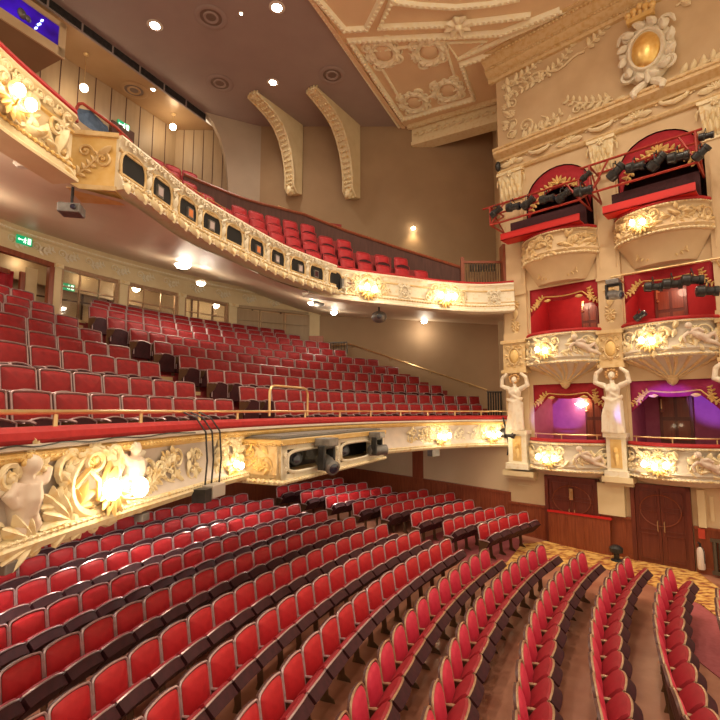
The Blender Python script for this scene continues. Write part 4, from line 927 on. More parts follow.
# ---- tiers
DU = lambda v: -.85 + .031 * v * v
DH = [.22, .56, .97, 1.33, 1.71, 2.07, 2.43, 2.80, 3.10, 3.40]
DD = [.95 + .8 * k for k in range(10)]
def dpt(k, v, dh=0.0, du=0.0): return W(DU(v) - DD[k] + du, v, DH[k] + dh)
mb = MB(); VV = [-9 + 19.5 * i / 60 for i in range(61)]; rows = []
rows.append([W(DU(v) - .2, v, DH[0] - .88) for v in VV])
for k in range(10):
    rows.append([W(DU(v) - DD[k] - .14, v, DH[k] - .88) for v in VV])
    if k < 9: rows.append([W(DU(v) - DD[k] - .141, v, DH[k + 1] - .88) for v in VV])
rows.append([W(DU(v) - DD[9] - 2.4, v, DH[9] - .88) for v in VV])
mb.quadgrid(rows); struct(mb, 'floor_dress_circle', MATS['red_carpet'], 'red carpeted stepped floor of the dress circle', 'floor', smooth=False)
mb = MB(); sweep(mb, DC, [(-.30, -1.14), (-2, -1.14), (-9, -.9)], n=60); struct(mb, 'ceiling_stalls', SOFF, 'cream underside of the dress circle', 'ceiling')
for k, q in enumerate((2.6, 5.0, 7.6, 10.4, 13.6)):  # unseen lamps added to brighten the rear stalls seats
    p = DC.pt(q, -2.3, -1.15); rr = thing('stalls_fill_lamp', 'added round lamp under the dress circle, %s from the near end' % ordn(k + 1), 'ceiling lamp', p, 'added lamps under the dress circle'); mb = MB(); mb.lathe(p, [(.2, 0), (.2, -.03), (.16, -.06), (.001, -.07)], n=14); mb.build('diffuser', EMS, rr)
    l = bpy.data.lights.new('stalls_fill_light', 'SPOT'); l.energy = 75; l.color = (1, .86, .68); l.spot_size = 2.7; l.spot_blend = .8; l.shadow_soft_size = .2; o = bpy.data.objects.new('stalls_fill_light', l); COL.objects.link(o); o.location = p - Vector((0, 0, .1))
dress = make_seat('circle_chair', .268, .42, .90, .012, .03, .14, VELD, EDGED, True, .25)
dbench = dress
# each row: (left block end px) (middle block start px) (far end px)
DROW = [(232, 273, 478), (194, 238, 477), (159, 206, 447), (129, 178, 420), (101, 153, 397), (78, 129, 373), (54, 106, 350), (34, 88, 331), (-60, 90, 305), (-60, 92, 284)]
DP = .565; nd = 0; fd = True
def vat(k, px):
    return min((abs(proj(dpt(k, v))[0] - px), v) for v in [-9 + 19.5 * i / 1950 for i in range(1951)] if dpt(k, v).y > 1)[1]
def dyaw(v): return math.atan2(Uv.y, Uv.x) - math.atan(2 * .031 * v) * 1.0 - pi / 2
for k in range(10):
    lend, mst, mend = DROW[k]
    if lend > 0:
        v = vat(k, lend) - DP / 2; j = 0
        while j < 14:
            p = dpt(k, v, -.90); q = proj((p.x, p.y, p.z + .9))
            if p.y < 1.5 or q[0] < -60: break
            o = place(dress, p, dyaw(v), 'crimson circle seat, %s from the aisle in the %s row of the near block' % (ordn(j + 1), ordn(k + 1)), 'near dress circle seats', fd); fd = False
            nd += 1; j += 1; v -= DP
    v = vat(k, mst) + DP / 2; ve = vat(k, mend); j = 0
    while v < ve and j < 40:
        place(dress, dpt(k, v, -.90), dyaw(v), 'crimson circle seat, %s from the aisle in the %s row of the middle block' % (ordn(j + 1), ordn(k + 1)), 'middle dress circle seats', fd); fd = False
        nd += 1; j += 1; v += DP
print('dress seats', nd)
# aisle steps between the two blocks
st = thing('aisle_steps', 'carpeted aisle steps with tan nosings climbing between the dress circle blocks', 'steps', dpt(0, vat(0, 250), -.88))
for k in range(9):
    v0, v1 = vat(k, max(DROW[k][0], 20)) + .02, vat(k, DROW[k][1]) - .02
    if v1 - v0 < .3: continue
    mb = MB(); rows = []
    for v in (v0, v1): rows.append([dpt(k, v, -.88 + dh, du) for du, dh in ((-.14, .0), (-.14, .30), (-.2, .33), (-.42, .33), (-.42, .0))])
    mb.quadgrid(rows); [mb.poly(x) for x in rows]; mb.build('step', CARPR, st, smooth=False)
    mb = MB(); mb.quadgrid([[dpt(k, v, -.88 + dh, du) for du, dh in ((-.125, .27), (-.125, .345), (-.20, .35))] for v in (v0, v1)]); mb.build('nosing', STEPG, st, smooth=False)
# ---- rear wall: column and window screen
LH, FH = 4.35, 5.10
RWP = [(-60, (-10.05, 10.4)), (0, (-9.66, 12.5)), (60, (-9.0, 14.0)), (118, (-8.08, 15.66)), (177, (-6.79, 17.43)), (227, (-5.38, 19.09)), (285, (-3.5, 20.6)), (318, (-1.8, 21.0))]
RW = Curve([(-10.2, 8.8)] + [q for _, q in RWP])
rs = lambda px, h=4.0: RW.spx(px, h)
mb = MB(); sweep(mb, RW, [(0, LH), (.06, LH), (.06, LH + .08), (0, LH + .1), (0, FH - .22), (.08, FH - .18), (.10, FH - .10), (.2, FH - .04), (.22, FH + .05), (0, FH + .4)], n=50)
struct(mb, 'wall_dress_rear', CREAM, 'cream frieze wall behind the dress circle', 'wall')
mb = MB()
for px in range(10, 300, 26):
    f = RW.frame(rs(px, 4.7), 4.70, .01); scroll(mb, f, 0, 0, .14, 0, 1.2, .018); scroll(mb, f, .3, 0, .12, 2.5, 1.2, .018, -1); spray(mb, f, .05, -.1, .5, .1, 4, .012, .5)
beads(mb, RW.frame(0, FH - .14, .10), 1, RW.L - .1, 0, .03, .12)
r = thing('scroll_frieze', 'low relief cream scroll frieze along the dress circle rear wall', 'frieze', RW.pt(RW.L * .5, 0, 4.5)); mb.build('relief', ORNW, r)
for i, (a, b) in enumerate(((53, 60), (119, 126.5), (177.5, 184), (228, 236), (310, 321))):
    s = (rs(a) + rs(b)) / 2; w = (rs(b) - rs(a)); f = RW.frame(s, 0, -.12)
    r = thing('column', 'cream square column with gilded cap in the dress circle rear wall, %s from the near door' % ordn(i + 1), 'column', f(0, 2.5, 0))
    mb = MB(); mb.box(f, -w / 2, w / 2, 2.2, LH - .12, 0, .2); mb.build('shaft', CREAM, r, smooth=False)
    mb = MB(); mb.box(f, -w * .62, w * .62, LH - .12, LH, -.02, .25); mb.build('cap', ORN if i < 4 else CREAM, r, smooth=False)
spans = [(-58, 53), (60, 119), (126.5, 177.5), (184, 228), (236, 310)]
for i, (a, b) in enumerate(spans):
    s0, s1 = rs(a), rs(b); f = RW.frame(0, 0, -.04)
    if i == 0:
        r = thing('door_3', 'red-brown framed doorway with crimson curtain beyond at the near end of the dress circle', 'door', f(s1 - .5, 2.4, 0), kind='structure')
        mb = MB(); mb.box(f, s0, s1, LH - .14, LH, -.06, .1); mb.box(f, s1 - .14, s1, 2.4, LH, -.06, .1); mb.box(f, rs(31, 3.9) , rs(35, 3.9), 2.4, LH - .35, -.5, -.4); mb.box(f, s0, s1 - .9, LH - .50, LH - .38, -.5, -.4); mb.build('frame', MAHOG, r, smooth=False)
        mb = MB(); mb.quadgrid([[f(s0 + (rs(28) - s0) * k / 40, z, -.6 + .05 * math.sin(k * 1.1)) for z in (2.4, 4.0)] for k in range(41)]); mb.build('curtain', DRAPE, r)
        mb = MB(); mb.box(f, rs(36, 3.9), s1 - .16, 2.4, LH - .16, -.5, -.46); mb.build('side_panel', CREAM, r, smooth=False)
        continue
    m = TANW if i == 4 else BRASS
    r = thing('window_%d' % i, 'timber framed glazed screen in the dress circle rear wall, %s past the near door' % ordn(i), 'window', f((s0 + s1) / 2, 2.4, 0), kind='structure')
    mb = MB(); fm = MATS['varnished_tan_panel']; mb.box(f, s0, s1, LH - .12, LH, -.05, .05); mb.box(f, s0, s0 + .10, 2.4, LH, -.05, .05); mb.box(f, s1 - .12, s1, 2.4, LH, -.05, .05)
    nb = 3
    for k in range(1, nb): mb.box(f, s0 + (s1 - s0) * k / nb - .02, s0 + (s1 - s0) * k / nb + .02, 2.4, LH, -.03, .03)
    mb.box(f, s0, s1, LH - .62, LH - .58, -.03, .03); mb.build('frame', EDGEW if i < 4 else TANW, r, smooth=False)
    if i < 4:
        mb = MB(); mb.box(f, s0, s1, 2.4, LH, -.006, .006); mb.build('pane', GLASS, r, smooth=False)
    else:
        for k in range(nb):
            mb = MB(); mb.box(f, s0 + (s1 - s0) * k / nb + .08, s0 + (s1 - s0) * (k + 1) / nb - .06, 2.4, LH - .14, -.03, .01); mb.build('door_board', TANW, r, smooth=False)
# corridor behind the screen
mb = MB(); sweep(mb, RW, [(-.1, 2.2), (-2.2, 2.2), (-2.2, 5.0), (-.1, 4.9)], n=40); struct(mb, 'wall_corridor', WALLC, 'cream corridor behind the glazed screen', 'wall')
f = RW.frame(0, 0, -2.16); mb = MB()
s = rs(10)
while s < rs(300): mb.box(f, s, s + .05, 2.2, 4.9, 0, .03); s += .8
mb.box(f, rs(-20), rs(300), 3.55, 3.6, 0, .03); struct(mb, 'trim_5', BROWNP, 'brown battens on the corridor wall', 'trim', smooth=False)
for px, lab in ((110, 'crimson curtained doorway seen through the second glazed screen'), (131, 'small tan door seen through the glazed screen beside the globe lamp')):
    f = RW.frame(RW.spx(px, 3.9, -2.1), 3.3, -2.1); mb = MB(); mb.box(f, -.28, .28, -.9, .75, 0, .04); solo(mb, 'corridor_door', DRAPE if px == 110 else TANW, lab, 'door', smooth=False)
# far side wall of the dress circle, upper circle and the gallery
YW = 19.6
mb = MB(); mb.quadgrid([[Vector((x, YW, z)) for z in (5.1, 12.4)] for x in (-4.27, 6.2)])
mb.quadgrid([[Vector((x, 21.05, z)) for z in (-1.2, 5.3)] for x in (-2.2, 7.5)])
struct(mb, 'wall_far', WALLT, 'taupe far side wall of the auditorium', 'wall', smooth=False)
mb = MB()           # stalls side wall continues the box wall line
T0w = -15.0
rect(mb, T0w, -.02, FL - .2, -.9, -.05); struct(mb, 'wall_stalls', WALLC, 'cream side wall of the stalls', 'wall', smooth=False)
mb = MB(); (ta, ha), (tb, hb) = bw(350, 468), bw(480, 488); sl = (hb - ha) / (tb - ta); hd = lambda t: ha + sl * (t - ta)
def dado(mb, t0, t1, lo, hi, d0, d1): mb.box8([B(t0, hd(t0) + lo, d0), B(t1, hd(t1) + lo, d0), B(t1, hd(t1) + hi, d0), B(t0, hd(t0) + hi, d0), B(t0, hd(t0) + lo, d1), B(t1, hd(t1) + lo, d1), B(t1, hd(t1) + hi, d1), B(t0, hd(t0) + hi, d1)])
dado(mb, T0w, .0, -1.6, 0, -.04, .03); dado(mb, T0w, .0, -.05, .03, -.04, .06)
tp = bw(418, 475)[0]; dado(mb, tp - .22, tp + .22, -.2, 1.6, -.04, .05); t = T0w
while t < -.1: dado(mb, t, t + .03, -1.5, -.08, .03, .045); t += .55
struct(mb, 'trim_6', MAHOG, 'mahogany dado and post of the stalls side wall', 'trim', smooth=False)
mb = MB(); mb.quadgrid([[polar(27.4, -.5 + 1.7 * j / 30, z) for z in (-.2, 3.0)] for j in range(31)]); struct(mb, 'wall_stalls_rear', MAHOG, 'mahogany panelled rear wall of the stalls', 'wall')
# handrail on the far wall and dark rack
t = thing('wall_handrail', 'brass handrail sloping down the far wall beside the dress circle seats', 'rail', aty(487, 392, 20.9))
mb = MB(); mb.tube([aty(333, 346, 20.9), aty(350, 344, 20.9), aty(487, 390, 20.9)], .035, 6); mb.build('bar', BRASS, t)
for px, py in ((352, 345), (390, 358), (430, 371), (470, 384)):
    mb = MB(); mb.tube([aty(px, py, 20.9), aty(px, py + 3, 21.04)], .02, 5); mb.build('bracket', BRASS, t)
r = thing('coat_rack', 'dark railing rack at the stage end of the dress circle beside the first caryatid', 'rack', Vector((5.6, 19.2, -.6)))
mb = MB()
for k in range(9): q = aty(488 + k * 2.5, 392, 19.2); mb.tube([q, Vector((q.x, q.y, -.2))], .035, 5)
mb.build('bars', BLACK, r)
mb = MB(); a, b = aty(487, 392, 19.2), aty(510, 392, 19.2); mb.tube([a, b], .04, 5); mb.build('top_bar', GREYM, r)
r = thing('stair_rail', 'grey metal barrier at the top of the far dress circle stair', 'rail', aty(335, 346, 20.0))
mb = MB(); a, b = aty(328, 343, 20.2), aty(347, 342, 20.2); mb.tube([a + Vector((0, 0, -.5)), a, b, b + Vector((0, 0, -.5))], .03, 5); mb.build('frame', BLACK, r)
mb = MB()
for k in range(1, 7): q = a.lerp(b, k / 7); mb.tube([q, q + Vector((0, 0, -.5))], .012, 4)
mb.build('balusters', BLACK, r)
mb = MB(); a = aty(316, 337, 19.6); fr = plane_frame(a, Vector((1, 0, 0)), Vector((0, 0, 1)), Vector((0, -1, 0))); mb.box(fr, -.3, .3, -.8, .05, -.3, 0); solo(mb, 'usher_desk', MAHOG, 'small mahogany usher desk by the last column of the dress circle', 'desk', smooth=False, bevel=.02)

# ================================================================== UPPER CIRCLE
UH = 4.14
UL = Curve([(-3.3, .6), (-3.75, 1.8), (-4.05, 3.0), (-4.19, 4.2), (-4.19, 5.17), (-4.13, 5.8), (-4.06, 6.36)])
UC = Curve([(-3.66, 6.86), (-3.5, 7.55), (-3.22, 8.8), (-2.7, 10.05), (-2.0, 11.6), (-1.3, 12.65), (-.72, 13.4)])
UR = Curve([(-1.5, 13.1), (-.55, 13.75), (.4, 14.2), (1.24, 14.56), (2.4, 15.08), (3.54, 15.42), (4.3, 15.45), (5.0, 15.25)])
def gallery_front(cv, nm, label, bot):
    r = thing('stucco_balcony', label, 'balcony front', cv.pt(cv.L * .5, 0, bot)); H = UH - bot
    P = lambda d, q: (d, bot + H * q)
    n = max(12, int(cv.L / .2))
    mb = MB(); sweep(mb, cv, [P(-.22, 1), P(.08, 1), P(.10, .95), P(.05, .90), P(.03, .84), P(.03, .34), P(.07, .26), P(.12, .16), P(.12, .09), P(.17, .04), P(.17, 0), P(-.22, 0)], closed=True, n=n); mb.build('panel', CREAM if nm == 'n' else ORNW, r)
    mb = MB(); beads(mb, cv.frame(0, bot + H * .20, .12), .05, cv.L - .05, 0, .030, .095); sweep(mb, cv, [P(.03, .78), P(.06, .76), P(.06, .73), P(.03, .71)], n=n); sweep(mb, cv, [P(.03, .36), P(.06, .35), P(.06, .32), P(.03, .30)], n=n); mb.build('gilt_mouldings', GOLDY if nm == 'n' else ORNY, r)
    return r, H
rnd = random.Random(5)
# near arm
r, H = gallery_front(UL, 'n', 'near upper circle front with gold rope moulding and lamp cherub high over the dress circle', 3.14)
usp = lambda cv, px, h=3.7: cv.spx(px, h, 0)
mb = MB(); f = UL.frame(0, 4.0, .06); s = 3.2; sgn = 1
while s < UL.L - .1: scroll(mb, f, s, 0, .075, 0, 1.3, .016, sgn); leaf(mb, f, s + .08, -.02, .14, .04, .3 * sgn, .03, .5); s += .17; sgn = -sgn
mb.build('running_scroll', ORN, r)
mb = MB(); f = UL.frame(usp(UL, 10, 3.65), 3.60, .06)
cartouche(mb, f, .0, .02, .34, .34, .04); shell(mb, f, 0, .1, .22, -pi / 2); 
for k in range(10): leaf(mb, f, .1 + .06 * k, -.12 - .01 * k, .22, .07, -.6 + .35 * k, .09, .7)
spray(mb, f, .2, -.15, .6, -.1, 6, .025, -.4); mb.build('lamp_cartouche', ORN, r)
mb = MB(); f = UL.frame(UL.L - .34, 3.62, .05); scroll(mb, f, 0, .12, .14, .3, 1.4, .03); scroll(mb, f, .12, -.14, .13, 2, 1.4, .03, -1); leaf(mb, f, .05, -.2, .4, .1, pi / 2 - .3, .08); rosette(mb, f, .14, .22, .11); leaf(mb, f, .05, -.3, .34, .09, -.4, .08)
mb.build('end_scrolls', ORN, r)
lamp_cluster(UL.frame(usp(UL, -2, 3.6), 3.62, .16), 'lit lamp cluster on the near upper circle front', 2, 1.0, 9, .062)
mb = MB(); sweep(mb, UL, [(-.24, UH), (.07, UH), (.09, UH + .03), (.06, UH + .09), (-.2, UH + .09)], closed=True, n=40); solo(mb, 'rail_cushion', CUSH, 'red velvet strip along the top of the near upper circle front', 'cushion')
# centre with speaker openings
ub = 3.28
r, H = gallery_front(UC, 'c', 'upper circle centre front of white rococo stucco pierced by ten dark rounded openings', ub)
mb = MB(); A, Bq = Vector((-4.30, 6.76, 0)), Vector((-3.64, 6.87, 0)); ex = (Bq - A).normalized(); en = Vector((ex.y, -ex.x, 0)); f = lambda a, b, d=0.0: A + ex * a + en * d + Vector((0, 0, ub + b)); w = (Bq - A).length
mb.box(f, 0, w, -.02, H, -.5, 0); mb.build('end_face', GOLDY, r, smooth=False)
mb = MB(); f2 = lambda a, b, d=0.0: f(w / 2 + a, H / 2 + b, .005 + d); scroll(mb, f2, -.12, .14, .10, .4, 1.3, .022); scroll(mb, f2, .12, .02, .11, 2.4, 1.3, .022, -1); spray(mb, f2, -.25, -.25, .5, .6, 5, .018, .6); leaf(mb, f2, .05, .1, .24, .06, .6, .06)
mb.box(f, 0, w, H - .05, H + .02, 0, .05); mb.box(f, 0, w, -.03, .04, 0, .05); mb.build('end_scrolls', ORNY, r)
OVP = [133, 162, 187.5, 211.5, 234, 257, 277.5, 297.5, 316.5, 335.5]
OS = [UC.spx(p, 3.70, .05) for p in OVP]
mbr, mbl, mbt, mbb = MB(), MB(), MB(), MB()
for i, s in enumerate(OS):
    f = UC.frame(s, 3.69, .035); a, b = .265, .26
    sup = [(a * math.copysign(abs(math.cos(2 * pi * k / 24)) ** .72, math.cos(2 * pi * k / 24)), b * math.copysign(abs(math.sin(2 * pi * k / 24)) ** .72, math.sin(2 * pi * k / 24))) for k in range(24)]
    mb = MB(); vs = mb.quadgrid([[f(x * q, z * q, dd) for x, z in sup] for q, dd in ((1.0, .02), (.96, .012), (.5, .006))], close_v=True); mb.bm.faces.new(vs[-1]); mb.build('opening', MESHB, r)
    mbr.tube([f(x * 1.05, z * 1.05, .02) for x, z in sup], .022, 6, closed=True)
    s2 = (s + OS[i + 1]) / 2 if i < 9 else s + .42; gq = UC.frame(s2, 3.69, .04)
    scroll(mbl, gq, 0, .16, .07, .5, 1.2, .018); scroll(mbl, gq, 0, -.15, .07, 3, 1.2, .018, -1); leaf(mbl, gq, 0, -.1, .22, .06, pi / 2, .06); leaf(mbl, gq, -.06, .2, .16, .05, .6, .06); leaf(mbl, gq, .05, -.2, .16, .05, -2, .06)
for k in range(int(UC.L / .26)):
    f = UC.frame(.13 + .26 * k, UH - .09, .08); scroll(mbt, f, 0, 0, .06, .4 * k, 1.2, .016, 1 if k % 2 else -1); rosette(mbt, f, .13, -.02, .06, 6)
for k in range(int(UC.L / .19)):
    f = UC.frame(.1 + .19 * k, ub + .06, .16); leaf(mbb, f, -.05, .05, .20, .065, -pi / 2 + (.5 if k % 2 else -.4), .08, .4); mbb.ball(f(.06, .0, .0), .045, seg=6, ring=5)
    if k % 3 == 0: scroll(mbb, f, 0, .03, .07, 0, 1.2, .02)
mbr.build('opening_rims', ORNY, r); mbl.build('scrolls', ORNW, r); mbt.build('crest', ORNW, r); mbb.build('hanging_leaves', ORN, r)
# fixtures glimpsed in the openings
for i, (dx, m, lab) in {1: (-.08, PALEP, 'second'), 2: (.06, ORAP, 'third'), 3: (-.02, PALEP, 'fourth'), 5: (.03, ORAP, 'sixth'), 6: (-.04, PALEP, 'seventh'), 7: (.08, PALEP, 'eighth'), 8: (-.03, MATS['dark_maroon_cloth'], 'ninth')}.items():
    f = UC.frame(OS[i] + dx, 3.69, .05); rr = thing('effects_lamp', 'small boxy lamp showing in the %s dark opening of the upper circle front' % lab, 'stage light', f(0, -.1, 0), 'lamps in the front openings')
    mb = MB(); mb.box(f, -.085, .085, -.10, .10, -.01, .035); mb.build('case', GREYM, rr, smooth=False); mb = MB(); mb.box(f, -.06, .06, -.07, .07, .035, .04); mb.build('face', m, rr, smooth=False)
f = UC.frame(OS[9] + .2, 3.66, .08); mb = MB(); mb.box(f, -.05, .05, -.16, .12, 0, .08); solo(mb, 'speaker', GREYM, 'slim grey speaker beside the last opening of the upper circle front', 'speaker', smooth=False, bevel=.012)
# far arm
r, H = gallery_front(UR, 'f', 'far upper circle front with panels and two lamp cartouches running to the boxes', 3.20)
for px, w in ((367, .62), (445, .70)):
    s = UR.spx(px, 3.65, .05); f = UR.frame(s, 3.66, .05); mb = MB(); cartouche(mb, f, 0, .02, .50, .40, .035); shell(mb, f, 0, -.02, .24, -pi / 2)
    for sx in (-1, 1): g2 = UR.frame(s + sx * w * .75, 3.66, .05); rocaille(mb, g2, w * .5, .6, rnd, 1.0, .025); spray(mb, f, sx * .3, -.1, .5, (0 if sx > 0 else pi), 5, .02, .5)
    mb.build('lamp_cartouche', ORN, r)
for px in (404, 494):
    f = UR.frame(UR.spx(px, 3.65, .05), 3.66, .05); mb = MB(); cartouche(mb, f, 0, 0, .22, .30, .025); rosette(mb, f, 0, 0, .12); leaf(mb, f, 0, -.2, .2, .06, -pi / 2, .05); mb.build('small_cartouche', ORNW, r)
lamp_cluster(UR.frame(UR.spx(368, 3.65, .15), 3.62, .14), 'lit lamp cluster on the far upper circle front beside the dark openings', 2, 1.25, 10)
lamp_cluster(UR.frame(UR.spx(445, 3.65, .15), 3.62, .14), 'lit lamp cluster on the far upper circle front towards the boxes', 3, 1.25, 10)
mb = MB(); sweep(mb, UR, [(-.24, UH), (.07, UH), (.09, UH + .03), (.06, UH + .07), (-.2, UH + .07)], closed=True, n=40); solo(mb, 'rail_cushion', CUSH, 'red velvet strip along the top of the far upper circle front', 'cushion')
mb = MB(); sweep(mb, UC, [(-.24, UH), (.02, UH), (.03, UH + .04), (-.2, UH + .05)], closed=True, n=40); solo(mb, 'rail_cushion', CUSH, 'red velvet strip along the top of the pierced upper circle centre', 'cushion')
# soffit
outer = Curve([(-11.0, 3.0), (-10.9, 6.5), (-10.2, 8.8), (-9.66, 12.5), (-9.0, 14.0), (-8.08, 15.66), (-6.79, 17.43), (-5.38, 19.09), (-3.5, 20.6), (-1.8, 21.05), (2.5, 21.06), (7.4, 21.06)], 8)
inner = Curve([(-3.3, .6), (-4.05, 3.0), (-4.2, 5.2), (-4.05, 6.7), (-3.6, 7.0), (-3.3, 8.8), (-2.75, 10.05), (-2.1, 11.6), (-1.3, 12.8), (-.4, 13.9), (1.24, 14.6), (3.54, 15.45), (5.3, 15.4)], 8)
def oh(p): return 5.12 - max(0, min(1, (p.x + 5) / 3.2)) * .87 - max(0, min(1, (p.x + 1.8) / 8)) * .45
mb = MB(); rows = []
for i in range(61):
    a = inner.at(inner.L * i / 60)[0].copy(); b = outer.at(outer.L * i / 60)[0].copy(); hb = oh(b); rows.append([Vector((a.x + (b.x - a.x) * q, a.y + (b.y - a.y) * q, 3.2 + (hb - 3.2) * q)) for q in (0, .15, .4, .7, 1)])
mb.quadgrid(rows); so = struct(mb, 'ceiling_dress_circle', SOFF, 'smooth cream underside of the upper circle', 'ceiling')
from mathutils.bvhtree import BVHTree
bv = BVHTree.FromPolygons([v.co.copy() for v in so.data.vertices], [tuple(p.vertices) for p in so.data.polygons])
def on_soffit(px, py):
    hit = bv.ray_cast(Vector((0, 0, 0)), ray(px, py).normalized()); return hit[0] if hit[0] is not None else ath(px, py, 3.9)
for i, (px, py, e, lab) in enumerate(((183, 263, 13, 'bright round lamp under the upper circle nearest the near door'), (201, 281, 10, 'smaller round lamp under the upper circle close to the rear frieze'), (313, 301, 16, 'round lamp under the upper circle just behind the ball projector'), (334, 311, 8, 'small round lamp under the upper circle by the far wall'), (424, 320, 9, 'round lamp under the upper circle over the far dress circle seats'))):
    p = on_soffit(px, py); q = (1.0, .6, .75, .6, .6)[i]; r = thing('soffit_lamp', lab, 'ceiling lamp', p, 'round lamps under the upper circle')
    mb = MB(); mb.lathe(p, [(.24 * q, 0), (.26 * q, -.03), (.24 * q, -.06), (.20 * q, -.065)], n=16); mb.build('rim', WHITEP, r)
    mb = MB(); mb.lathe(p - Vector((0, 0, .055)), [(.21 * q, 0), (.17 * q, -.06), (.06 * q, -.09), (.001, -.095)], n=16); mb.build('diffuser', EMS, r)
    l = bpy.data.lights.new('soffit_light', 'POINT'); l.energy = e * 2.4; l.color = (1, .83, .60); l.shadow_soft_size = .3; o = bpy.data.objects.new('soffit_light', l); COL.objects.link(o); o.location = p - Vector((0, 0, .55))
for k, q in enumerate(((-5.6, 4.6), (-7.9, 8.3))):  # two lamps added out of view to lighten the near soffit
    hit = bv.ray_cast(Vector((q[0], q[1], 0)), Vector((0, 0, 1)))[0]
    r = thing('soffit_lamp', 'added lamp under the near end of the upper circle, the %s' % ('one by the balcony front', 'one by the rear frieze')[k], 'ceiling lamp', hit, 'round lamps under the upper circle')
    mb = MB(); mb.lathe(hit, [(.24, 0), (.26, -.03), (.24, -.06), (.20, -.065)], n=16); mb.build('rim', WHITEP, r); mb = MB(); mb.lathe(hit - Vector((0, 0, .055)), [(.21, 0), (.17, -.06), (.06, -.09), (.001, -.095)], n=16); mb.build('diffuser', EMS, r)
    l = bpy.data.lights.new('soffit_light', 'POINT'); l.energy = 120; l.color = (1, .83, .60); l.shadow_soft_size = .3; o = bpy.data.objects.new('soffit_light', l); COL.objects.link(o); o.location = hit - Vector((0, 0, .7))
p = on_soffit(22, 162); mb = MB(); mb.lathe(p, [(.09, 0), (.10, -.04), (.05, -.08)], n=12); solo(mb, 'smoke_detector', WHITEP, 'small white smoke detector under the near upper circle', 'detector')
p = on_soffit(73, 187); r = thing('projector', 'dark box projector hanging on a pole under the upper circle', 'projector', p)
mb = MB(); mb.tube([p, p - Vector((0, 0, .26))], .02, 6); mb.build('pole', BLACK, r)
f = plane_frame(p - Vector((0, 0, .36)), Vector((.97, .2, 0)).normalized(), Vector((0, 0, 1)), Vector((.2, -.97, 0)).normalized())
mb = MB(); mb.box(f, -.15, .15, -.06, .08, -.13, .13); b = mb.build('case', GREYM, r, smooth=False, bevel=.02); mb = MB(); mb.lathe(f(.07, .01, .13), [(.04, 0), (.04, .03), (.03, .04)], f(0, 0, 1) - f(0, 0, 0), 10); mb.build('lens', LENS, r)
for px, py, lab in ((318, 292, 'dark ball projector hanging under the upper circle beside a lit lamp'), (379, 307, 'dark ball projector hanging under the upper circle by the far wall')):
    p = on_soffit(px, py); r = thing('ball_projector', lab, 'projector', p, 'ball projectors under the upper circle'); mb = MB(); mb.tube([p, p - Vector((0, 0, .16))], .03, 6); mb.build('stem', BLACK, r)
    mb = MB(); mb.ball(p - Vector((0, 0, .32)), (.25, .25, .19), seg=14, ring=10); h = mb.build('head', GREYM, r); mb = MB(); mb.lathe(p - Vector((0, .2, .34)), [(.09, 0), (.08, .05), (.001, .06)], Vector((0, -1, -.2)), 10); mb.build('lens', LENS, h)
# seats of the upper circle
gal = make_seat('gallery_chair', .255, .40, .88, .02, .06, .16, VELG, VELG, True, .25, full=False)
GU = lambda v: -2.5 + .0735 * v * v * (1 if v > 0 else .42)
GD = [.70 + .72 * k for k in range(7)]; GH = [4.62 + .54 * k for k in range(7)]
def gpt(k, v, dh=0.0, du=0.0): return W(GU(v) - GD[k] + du, v, GH[k] + dh)
mb = MB(); VV = [-4.3 + 10.9 * i / 50 for i in range(51)]; rows = [[W(GU(v) - .1, v, GH[0] - .88) for v in VV]]
for k in range(7):
    rows.append([gpt(k, v, -.88, -.12) for v in VV])
    if k < 6: rows.append([gpt(k + 1, v, -.88, -.12 + .719) for v in VV])
rows.append([gpt(6, v, -.88, -3.2) for v in VV])
mb.quadgrid(rows); struct(mb, 'floor_upper_circle', MATS['red_carpet'], 'steep red stepped floor of the upper circle', 'floor', smooth=False)
PAR = [(184, 175, 13.9), (200, 182, 14.3), (240, 198, 15.1), (264, 205, 15.6), (304, 215, 16.2), (345, 231, 16.4), (400, 249, 16.4), (461, 268, 16.0)]
PARP = [aty(*q) for q in PAR]
def parx(p):                                        # is a plan point on the audience side of the brown parapet
    a = proj((p.x, p.y, 0))[0]
    for (x0, _, y0), (x1, _, y1) in zip(PAR, PAR[1:]):
        if x0 <= a <= x1: return p.y < y0 + (y1 - y0) * (a - x0) / (x1 - x0) - .55
    return a < 184
ng = 0; fg = True
for k in range(7):
    j = 0; v = -3.6
    while v < 7.0:
        p = gpt(k, v, -.88); q = proj((p.x, p.y, p.z + .88)); v0 = v; v += .54
        if not (112 < q[0] < 452): continue
        if k > 2 and 206 < q[0] < 224: continue
        if not parx(p): continue
        s = UC.spx(q[0], UH) if q[0] < 340 else None
        rp = UC.pt(s, 0, UH) if s is not None else UR.pt(UR.spx(q[0], UH), 0, UH)
        if proj(rp)[1] < q[1] + 1: continue
        j += 1; vel = math.atan2(Uv.y, Uv.x) - math.atan(2 * .0735 * v0) * .9 - pi / 2
        place(gal, p, vel, 'red upper circle seat, %s along the %s row behind the balcony front' % (ordn(j), ordn(k + 1)), 'upper circle seats', fg); fg = False; ng += 1
print('gallery seats', ng)
